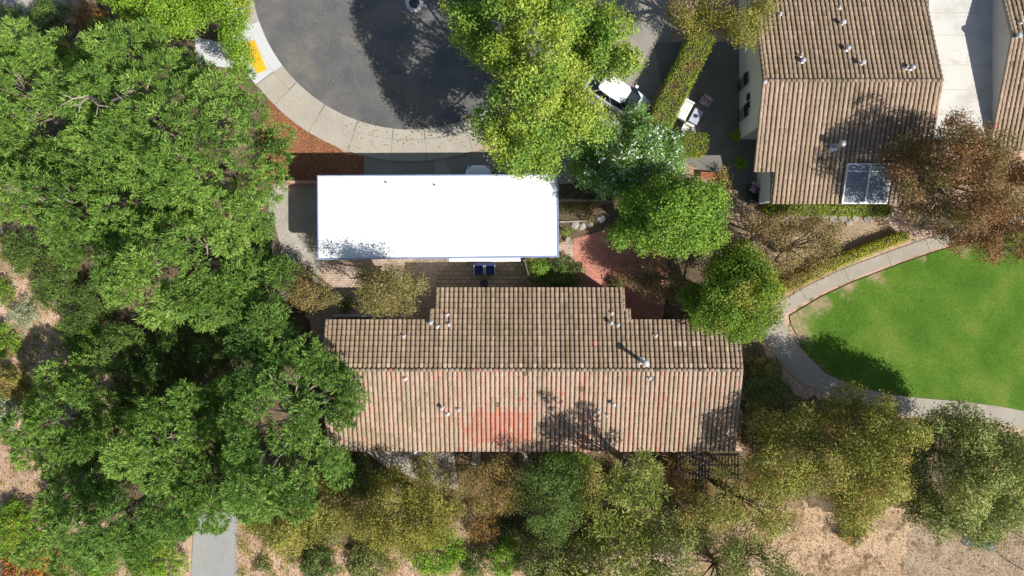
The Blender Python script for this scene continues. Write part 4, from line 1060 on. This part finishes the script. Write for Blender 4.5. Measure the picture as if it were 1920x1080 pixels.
# understorey in the shade of the conifers
i_s = 0
def shrub(px, py, r, h, pal, lab, R=.42, size=.13, dens=230, kind='broad', name='shrub', group=None, flowers=None, tintb=0, squash=1.0, cat='shrub'):
    n = 10; rr = r*1280/H
    pl = [(px+r*math.cos(k*2*math.pi/n)*random.uniform(.85, 1.15), py+r*squash*math.sin(k*2*math.pi/n)*random.uniform(.85, 1.15)) for k in range(n)]
    return tree(name, lab, pl, h*.55, h, pal, R=R, size=size, dens=dens, kind=kind, cat=cat, group=group, flowers=flowers, tintb=tintb, sp=.7, zv=.12, tuft=.1, low=True, r0=.05, trunk=True)
US = 'understorey shrubs in the conifer shade'
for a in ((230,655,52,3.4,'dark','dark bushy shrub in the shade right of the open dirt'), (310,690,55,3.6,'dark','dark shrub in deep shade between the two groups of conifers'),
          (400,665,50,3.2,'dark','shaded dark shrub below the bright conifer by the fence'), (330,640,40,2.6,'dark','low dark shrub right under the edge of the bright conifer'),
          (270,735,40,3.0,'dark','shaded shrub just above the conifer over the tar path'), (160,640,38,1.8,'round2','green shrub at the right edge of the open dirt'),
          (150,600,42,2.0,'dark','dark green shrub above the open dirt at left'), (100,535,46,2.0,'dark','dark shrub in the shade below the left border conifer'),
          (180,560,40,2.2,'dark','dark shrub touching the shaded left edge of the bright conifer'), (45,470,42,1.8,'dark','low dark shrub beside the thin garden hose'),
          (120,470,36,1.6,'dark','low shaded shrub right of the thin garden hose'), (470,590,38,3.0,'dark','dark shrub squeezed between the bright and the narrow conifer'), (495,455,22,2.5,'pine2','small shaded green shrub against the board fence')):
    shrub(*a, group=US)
shrub(45, 592, 27, 1.5, 'grey', 'silver-green shrub on the open dirt above the looped hose', size=.1)
shrub(135, 622, 20, .9, 'bright', 'small bright green clump on the edge of the open dirt')
shrub(5, 640, 36, 1.2, 'bright', 'bright green shrub cut by the left border beside the looped hose')
shrub(8, 545, 22, .8, 'round2', 'small green bush cut by the left border above the looped hose')
shrub(20, 720, 34, .7, 'olive2', 'low weedy bush at the left border on the open dirt')
shrub(-2, 775, 34, 1.0, 'grey', 'pale green bush cut by the left border beside the rounded conifer')
shrub(5, 250, 26, 2.5, 'round', 'dark green bush with white flowers peeking out at the left border', flowers=('flower', 30, .09))
shrub(90, 30, 34, 2.2, 'dark', 'dark shrub on the pale slab at the top left corner')
shrub(30, 40, 30, 2.0, 'dark', 'darkest shrub in the very top left corner')
shrub(165, 30, 30, 1.5, 'orange', 'rusty brown shrub between the top left corner and the bright tree')
FB = 'flowering bed at the bottom left'
shrub(30, 1000, 62, 1.6, 'bright', 'bright green bush in the bottom left corner', group=FB)
shrub(105, 1050, 50, 1.1, 'yellow', 'yellowish bush with orange blossoms in the bottom left bed', group=FB, flowers=('flower_o', 110, .10))
shrub(40, 1075, 45, 1.0, 'orange', 'orange flowering bush at the bottom border near the left corner', group=FB, flowers=('flower_o', 120, .10))
shrub(185, 1070, 42, 1.6, 'bright', 'green bush at the bottom border right of the orange blossoms', group=FB)
shrub(115, 965, 34, .8, 'round', 'small green bush above the yellowish one in the bottom left bed', group=FB)
shrub(290, 1055, 60, 2.2, 'bright', 'bright green bush at the bottom border beside the tar path')

# --- deciduous trees around the cul-de-sac
tree('leafy_tree', 'bright green tree at the top border left of the cul-de-sac', [(185,-90), (205,10), (240,35), (255,65), (300,75), (330,62), (355,80), (370,35), (412,45), (420,95), (450,118), (474,62), (468,0), (480,-90)], 5, 8, 'bright', R=.8, size=.17, dens=230)
tree('leafy_tree', 'large yellow-green tree over the cul-de-sac and the white car', [(850,-100), (848,20), (862,60), (856,95), (880,128), (912,140), (925,165), (900,200), (892,228), (910,262), (945,275), (955,312), (978,322), (1032,318), (1052,290), (1070,265), (1110,265), (1148,255), (1150,222), (1128,195), (1098,182), (1094,140), (1112,120), (1138,122), (1158,145), (1176,150), (1190,136), (1212,108), (1206,92), (1186,80), (1174,52), (1150,50), (1155,8), (1130,3), (1085,18), (1055,-20), (1050,-100)], 8.6, 13, 'lime', R=.95, size=.19, dens=210, hub=(1010,120), r0=.35, zv=.6)
tree('oleander', 'dense dark green oleander dotted with white blossoms below the white car', [(1062,300), (1085,268), (1150,240), (1180,213), (1235,222), (1272,260), (1278,310), (1255,348), (1210,362), (1170,378), (1110,362), (1078,345)], 4.8, 7, 'olean', R=.6, size=.20, kind='narrow', dens=260, cat='shrub', flowers=('flower', 420, .085), r0=.1)
tree('leafy_tree', 'compact bright green round tree right of the white building', [(1140,418), (1150,380), (1188,350), (1228,335), (1290,345), (1328,358), (1350,385), (1352,420), (1332,455), (1298,480), (1250,478), (1198,470), (1152,462)], 6, 10.6, 'round', R=.75, size=.17, dens=270, prof=.45, sp=.62)
tree('leafy_tree', 'round tree with yellowish top at the corner of the long tiled roof', [(1268,588), (1286,540), (1298,502), (1336,474), (1392,456), (1426,482), (1438,520), (1448,560), (1444,596), (1424,626), (1390,640), (1336,622), (1290,608)], 4.3, 8, 'round2', R=.75, size=.15, dens=300, zv=.4, sp=.58, prof=.45)
tree('leafy_tree', 'low brownish tree shading the brick patio between the two round trees', [(1160,490), (1220,480), (1290,500), (1290,545), (1240,570), (1200,540), (1165,525)], 2.2, 3.4, 'red2', R=.5, size=.12, dens=120, gap=.2)
tree('leafy_tree', 'olive-yellow tree at the top border beside the long hedge', [(1245,-90), (1248,20), (1262,62), (1300,70), (1335,55), (1360,100), (1385,116), (1415,92), (1428,60), (1458,30), (1452,-90)], 5.5, 8, 'yellow', R=.7, size=.14, dens=170, gap=.08, tintb=-.08)
tree('leafy_tree', 'large russet tree over the corner of the top right house and driveway', [(1648,300), (1680,268), (1730,235), (1770,222), (1840,238), (1872,290), (1920,298), (2000,300), (2000,400), (1920,425), (1860,402), (1800,445), (1740,435), (1690,405), (1658,372), (1645,330)], 5.5, 9, 'red', R=.8, size=.14, dens=185, gap=.06, zv=.6, sp=.64)
tree('leafy_tree', 'lower russet tree hanging over the footpath at the right border', [(1745,440), (1800,400), (1880,395), (2000,410), (2000,485), (1880,492), (1830,482), (1790,462)], 4, 6, 'red', R=.65, size=.14, dens=170, gap=.15)
tree('leafy_tree', 'small russet and green tree on the sandy soil left of the footpath', [(1400,400), (1440,410), (1500,400), (1560,405), (1578,450), (1560,495), (1520,515), (1490,538), (1455,525), (1435,490), (1405,450)], 3.3, 5.4, 'red2', R=.6, size=.13, dens=180, gap=.08)
tree('leafy_tree', 'small brownish tree at the lower edge of the gravel yard', [(536,502), (562,488), (598,510), (634,534), (642,564), (616,588), (576,585), (555,566), (537,538)], 2.8, 4.4, 'olive', R=.45, size=.12, dens=240, tintb=.06)
tree('leafy_tree', 'olive-brown tree in front of the white roof, left of the paved patio', [(652,518), (690,496), (745,493), (784,506), (796,533), (784,568), (756,593), (720,596), (682,582), (664,560), (674,540)], 5, 8, 'olive', R=.5, size=.12, dens=230, zv=.4, tintb=.05)
# --- trees south of the houses
tree('leafy_tree', 'large dusty green tree right of the pergola, south of the footpath', [(1395,860), (1420,795), (1490,770), (1550,745), (1620,733), (1692,760), (1702,820), (1697,880), (1702,932), (1640,962), (1580,990), (1540,965), (1500,930), (1440,940), (1400,905)], 5, 8.6, 'olive2', R=.85, size=.15, dens=165, tintb=.04, gap=.05, zv=.5, sp=.66, r0=.16)
tree('leafy_tree', 'dark dusty tree at the right border below the curving footpath', [(1690,840), (1720,792), (1790,765), (1870,790), (1912,820), (1960,850), (1960,900), (1908,950), (1902,1010), (1820,1022), (1760,1002), (1700,965), (1688,900)], 6.2, 9, 'dusk', R=.9, size=.17, dens=185, tintb=.06, gap=.04, zv=.5, sp=.62, hub=(1830,880), r0=.16)
tree('leafy_tree', 'thin yellow-green tree below the pergola with dry ground showing through', [(1250,930), (1290,890), (1340,875), (1420,880), (1480,935), (1505,985), (1440,1010), (1360,1000), (1290,985)], 4.4, 6.2, 'olive2', R=.75, size=.14, dens=135, gap=.12, tintb=.05)
tree('leafy_tree', 'thin dusty tree at the bottom border left of the dry grass', [(1215,960), (1290,975), (1360,1000), (1440,1010), (1500,1060), (1530,1140), (1230,1140), (1205,1040)], 3.6, 6, 'dusk', R=.75, size=.15, dens=140, tintb=.05, gap=.12)
tree('leafy_tree', 'dark green tree squeezed between the long roof edge and the pergola', [(1400,700), (1440,690), (1470,720), (1460,760), (1420,780), (1398,750)], 1.4, 2.4, 'dark', R=.4, size=.12, dens=200)
tree('leafy_tree', 'yellowing tree south of the gravel rear yard', [(652,965), (680,900), (740,880), (800,895), (852,940), (862,980), (820,1022), (760,1034), (700,1022), (660,1002)], 4.6, 7.6, 'yellow', R=.7, size=.13, dens=190, tintb=-.05)
tree('leafy_tree', 'small olive tree with rusty patches between the rear yard and the walkways', [(858,885), (900,868), (950,858), (992,888), (988,932), (950,965), (900,962), (862,925)], 2.8, 4.5, 'rusty', R=.5, size=.12, dens=150, gap=.12)
tree('leafy_tree', 'dark green tree below the middle of the long tiled roof', [(975,870), (1030,848), (1085,860), (1110,900), (1090,960), (1060,1025), (1000,1002), (968,950)], 3.8, 6, 'dark', R=.65, size=.13, dens=170, tintb=.05)
tree('leafy_tree', 'pale feathery tree top just below the tiled eave left of the pergola', [(1130,880), (1165,855), (1215,850), (1248,885), (1238,935), (1185,950), (1135,935)], 7, 9, 'feather', R=.55, size=.22, kind='needle', dens=110, bark='bark', gap=.2, sp=.95, zv=.7)
tree('leafy_tree', 'pale feathery tree with dark bare branches at the bottom border', [(1085,1000), (1130,960), (1210,970), (1240,1040), (1245,1150), (1060,1150), (1060,1060)], 3.6, 5.6, 'feather', R=.65, size=.24, kind='needle', dens=85, gap=.2, hub=(1165,955), bark='bark')
shrub(815, 1035, 55, 2.6, 'bright', 'bright green bush at the bottom border below the yellowing tree', size=.15)
shrub(885, 1060, 26, 1.6, 'dark', 'small dark bush between the two bright bushes at the bottom border')
shrub(945, 1045, 34, 2.0, 'bright', 'smaller bright green bush at the bottom border', size=.14, tintb=-.1)
shrub(1015, 1075, 30, 1.6, 'dusk', 'dusty bush at the bottom border left of the feathery tree')
shrub(690, 1055, 42, 1.0, 'dusk', 'low grey-green bush at the bottom border below the yellowing tree')
shrub(600, 1060, 40, 1.8, 'dark', 'dark bush at the bottom border in the middle of the pink soil')
shrub(655, 870, 34, 2.0, 'dark', 'dark shrub beside the conifer at the lower left of the tiled roof')
shrub(710, 905, 26, 1.6, 'olive2', 'olive shrub on the shaded edge of the gravel rear yard')
shrub(1090, 868, 30, 1.8, 'round', 'green shrub touching the south eave of the long house')
shrub(1150, 905, 24, 1.8, 'olive', 'brownish shrub left of the feathery tree top')
shrub(1300, 915, 30, 1.4, 'olive', 'brown low shrub under the lower edge of the pergola')
shrub(1418, 738, 24, 1.3, 'grey', 'silver shrub beside the pale cabinet at the east wall', size=.16, kind='needle')
shrub(1600, 1000, 30, .8, 'olive2', 'low olive shrub in the dry grass')
BB = 'scrub along the bottom border'
tree('leafy_tree', 'grey-green tree between the dark green tree and the feathery one at the bottom border', [(985,1010), (1030,1000), (1085,1010), (1090,1060), (1080,1130), (1000,1130), (975,1060)], 2.6, 4.2, 'dusk', R=.55, size=.14, dens=130, gap=.1)
tree('leafy_tree', 'brown thin tree against the south eave right of the feathery tree top', [(1245,860), (1285,852), (1300,890), (1285,930), (1250,925)], 2.4, 3.6, 'orange', R=.5, size=.13, dens=110, gap=.1, tintb=-.15)
tree('leafy_tree', 'olive-brown tree between the pergola and the large dusty tree', [(1390,770), (1440,760), (1480,790), (1470,860), (1430,900), (1395,880)], 2.4, 3.6, 'olive', R=.6, size=.13, dens=140, gap=.08, tintb=-.06)
tree('leafy_tree', 'mixed green tree crown between the dark green tree and the pale feathery top', [(1075,870), (1120,862), (1135,900), (1125,960), (1090,985), (1075,930)], 3.6, 5.4, 'olive2', R=.55, size=.13, dens=160, tintb=-.1)
tree('leafy_tree', 'dark green crown below the gravel rear yard, between the conifer and the yellowing tree', [(640,860), (690,865), (720,890), (700,930), (655,940), (640,900)], 3, 4.6, 'dark', R=.5, size=.13, dens=180)
shrub(905, 985, 34, 1.6, 'orange', 'rusty scrub on the brown soil below the rusty tree', dens=120, tintb=-.1)
shrub(800, 880, 26, 1.7, 'olive2', 'olive shrub in the middle of the gravel rear yard', dens=170)
shrub(842, 898, 24, 1.6, 'olive', 'brownish shrub at the lower corner of the gravel rear yard', dens=170)
shrub(850, 955, 26, 1.4, 'olive', 'olive-brown scrub right of the yellowing tree', dens=140)
shrub(1035, 865, 26, 2.2, 'round', 'bright shrub against the south eave right of the second walkway', tintb=-.1)
shrub(950, 1000, 24, 1.2, 'dark', 'low dark scrub left of the dark green tree base')
shrub(1120, 1005, 28, 1.8, 'olive2', 'olive scrub beneath the feathery tree')
shrub(1430, 690, 26, 1.2, 'olive2', 'low olive shrub beside the bend of the lower footpath')
shrub(1450, 800, 24, 1.4, 'red2', 'reddish brown shrub in the shade east of the pergola')
shrub(560, 1030, 30, .9, 'olive2', 'low olive scrub on the pink soil right of the tar path')
shrub(490, 1055, 16, .5, 'dusk', 'tiny grey-green weed clump beside the tar path')
# --- garden shrubs by the patios
shrub(1006, 502, 24, 1.9, 'round', 'bright green shrub just below the right end of the white roof')
shrub(1050, 515, 38, 1.5, 'dark', 'dark shrub in the eave shade left of the red brick patio')
shrub(1062, 385, 18, .9, 'dusk', 'small grey-green plant at the corner of the white building', size=.1)
shrub(1105, 395, 22, 1.2, 'red2', 'brownish low shrub in the planting bed beside the bright round tree')
shrub(1062, 435, 9, .8, 'bright', 'small yellow-green plant next to the pale-rimmed pot', R=.25, size=.1)
shrub(652, 572, 16, 1.0, 'dark', 'small dark shrub between the two small brown trees')
shrub(1155, 537, 16, .9, 'dark', 'small plant on the shaded brick at the tiled eave corner', R=.3)
shrub(1150, 350, 30, 2.4, 'dark', 'dark shrub in the shade between the oleander and the round tree')
shrub(1352, 330, 15, .9, 'olive2', 'small olive shrub beside the red wooden bench', R=.3)
shrub(1365, 345, 12, .7, 'olive', 'smallest brown shrub by the soil path right of the bench', R=.25)
shrub(1195, 215, 22, 2.6, 'olean', 'dark upright shrub between the white car and the hedge')
# spiky plants
def spiky(px, py, r, lab):
    x, y, _ = at(px, py, .3); t_ = thing('spiky_plant', lab, 'plant', (x, y, 0), group='spiky plants by the top right house')
    n = 130; th = rng.uniform(0, 2*np.pi, n); e = rng.uniform(.15, 1.3, n); ln = r*rng.uniform(.7, 1.1, n); Vs = []
    d = np.stack([np.cos(th), np.sin(th)], 1); q_ = np.stack([-d[:,1], d[:,0]], 1)
    for s0, s1 in ((0, .5), (.5, 1)):
        def pt(s): 
            rr = ln*s*np.cos(e*(1-.35*s)); zz = .1+ln*np.sin(e)*s*(1.5-s); return np.concatenate([d*rr[:,None], zz[:,None]], 1)
        w0, w1 = .035*(1-s0*.5), .035*(1-s1*.9); Q = np.concatenate([q_, np.zeros((n, 1))], 1)
        a, b_ = pt(s0), pt(s1); Vs.append(np.stack([a-Q*w0, a+Q*w0, b_+Q*w1, b_-Q*w1], 1))
    V = np.concatenate(Vs); quads_obj('fronds', V, np.tile(rng.uniform(.3, .95, n), 2), L['bright'], t_)
    MB().lathe(0, 0, [(.10, 0), (.12, .08), (.06, .16)], 10).build('stem', M['bark'], t_)
spiky(1390, 306, .62, 'spiky bright green plant left of the porch corner of the top right house')
spiky(1381, 254, .55, 'spiky green plant at the foot of the white gable wall')
# hedges
def hedge(name, label, pts, width, h, pal, dens=420, size=.09, rough=.07):
    P_ = [Vector(at(x, y, h)[:2]) for x, y in pts]
    for _ in range(2):
        q_ = [P_[0]]
        for a, b_ in zip(P_, P_[1:]): q_ += [a.lerp(b_, .25), a.lerp(b_, .75)]
        q_.append(P_[-1]); P_ = q_
    t_ = thing(name, label, 'hedge', (P_[0].x, P_[0].y, 0)); o0 = np.array([P_[0].x, P_[0].y, 0])
    core = MB(); Cs, Ns = [], []
    for i, (a, b_) in enumerate(zip(P_, P_[1:])):
        d = (b_-a); ln = d.length; d = d/ln; n = Vector((-d.y, d.x)); e = .03
        hw = width/2-.09
        core.prism([tuple(a-n*hw-d*e), tuple(b_-n*hw+d*e), tuple(b_+n*hw+d*e), tuple(a+n*hw-d*e)], .02, h-.12+.0007*i)
        k = max(4, int(dens*ln*width)); u = rng.uniform(-.02, 1.02, k); v = rng.uniform(-1, 1, k)*width/2
        wob = .05*np.sin((u*ln+i)*3.1)+.04*np.sin(v*9+i)
        c = np.stack([a.x+d.x*u*ln+n.x*v, a.y+d.y*u*ln+n.y*v, h-.03+wob-.9*np.maximum(0, np.abs(v)-width/2+.12)-np.abs(rng.normal(0, .04, k))], 1)
        Cs.append(c); Ns.append(np.tile([0, 0, 1.], (k, 1)))
        for s in (-1, 1):
            k = int(dens*ln*h*.8); u = rng.uniform(0, 1, k); zz = rng.uniform(.05, h, k); vv = s*(width/2+rng.normal(0, rough, k))
            Cs.append(np.stack([a.x+d.x*u*ln+n.x*vv, a.y+d.y*u*ln+n.y*vv, zz], 1)); Ns.append(np.tile([n.x*s, n.y*s, .3], (k, 1)))
    for (p, dd) in ((P_[0], P_[0]-P_[1]), (P_[-1], P_[-1]-P_[-2])):
        dd = dd.normalized(); n = Vector((-dd.y, dd.x)); k = int(dens*width*h*1.2); v = rng.uniform(-1, 1, k)*width/2; bulge = .18*(1-(2*v/width)**2)+rng.normal(0, rough, k)
        Cs.append(np.stack([p.x+n.x*v+dd.x*bulge, p.y+n.y*v+dd.y*bulge, rng.uniform(.05, h, k)], 1)); Ns.append(np.tile([dd.x, dd.y, .3], (k, 1)))
    Cn = np.concatenate(Cs)-o0; Nn = np.concatenate(Ns)
    V = leaves(Cn+rng.normal(size=Cn.shape)*.03, Nn, 'broad', size, .75)
    quads_obj('foliage', V, np.clip(rng.normal(.5, .2, len(V)), 0, 1), L[pal], t_)
    place(core.build('branches', M['core'], t_), t_)
hedge('hedge', 'long clipped hedge with rusty patches running past the outdoor sofa', [(1322,62), (1288,130), (1258,190), (1235,238)], 1.45, 2.0, 'hedge')
hedge('hedge', 'short round-ended clipped hedge below the outdoor sofa', [(1278,268), (1300,268), (1322,269)], 1.35, 1.4, 'hedge', size=.09)
hedge('hedge', 'low bright hedge strip along the south eave of the top right house', [(1442,391), (1520,392), (1600,393), (1670,394)], .62, .8, 'hedge', size=.1)
hedge('hedge', 'low yellow-green hedge curving along the footpath', [(1460,545), (1500,527), (1560,498), (1630,468), (1700,443)], .55, .9, 'hedgey', size=.1)

# fallen leaves and weeds scattered over the bare ground
def scatter(name, label, polys, n, pal, size, zlo=.06, cat='ground cover', up=.35, clump=None):
    Ps = []
    for pl, k in polys:
        w_ = W(pl); xs = np.array(w_); P_ = rng.uniform(xs.min(0), xs.max(0), (k, 2))
        if clump:
            c_ = rng.uniform(xs.min(0), xs.max(0), (max(3, k//clump), 2)); P_ = c_[rng.integers(0, len(c_), k)]+rng.normal(size=(k, 2))*rng.uniform(.08, .3, (k, 1))
        Ps.append(P_[in_poly(P_, w_)])
    P_ = np.concatenate(Ps); Cn = np.concatenate([P_, rng.uniform(zlo, zlo+.03, (len(P_), 1)) if not clump else np.abs(rng.normal(.08, .07, (len(P_), 1)))+.03], 1)
    V = leaves(Cn, np.tile([0, 0, 1.], (len(Cn), 1)), 'broad', size, up)
    o = quads_obj(name, V, np.clip(rng.normal(.5, .25, len(V)), 0, 1), L[pal]); tag(o, label, cat, kind='stuff')
SW = [(-60,430), (200,480), (240,800), (130,900), (90,960), (-60,980)]
BT = [(440,980), (700,1030), (980,1000), (1080,1060), (1080,1120), (440,1120)]
BR = [(1300,860), (1500,930), (1560,960), (1700,930), (1990,960), (1990,1120), (1250,1120)]
MD = [(640,850), (1390,850), (1440,930), (1300,1000), (980,1030), (640,1000)]
SE = [(1392,650), (1425,650), (1480,740), (1600,780), (1700,800), (1600,900), (1392,860)]
SD = [(1280,300), (1380,330), (1430,400), (1640,400), (1690,440), (1500,550), (1400,520)]
ML = [(505,200), (590,245), (650,290), (690,330), (500,330)]
scatter('fallen_leaves', 'dry brown leaves strewn over the bare ground', [(SW, 9000), (BT, 9000), (BR, 16000), (MD, 12000), (SE, 6000), (SD, 5000)], 0, 'orange', .085)
scatter('road_leaves', 'yellow leaves dropped on the cul-de-sac road and kerb', [([(560,60), (640,0), (860,0), (900,215), (780,250), (650,220), (560,160)], 90), ([(640,225), (900,225), (900,280), (650,280)], 160)], 0, 'yellow', .10, zlo=.14)
scatter('leaf_mulch', 'orange-brown chips covering the mulch bed', [(ML, 7000)], 0, 'chips', .07, up=.5)
scatter('weeds', 'small green weeds dotted over the bare ground', [(SW, 14000), (BT, 9000), (MD, 9000), (SE, 5000), (SD, 1500)], 0, 'olive2', .10, clump=60, up=.8)
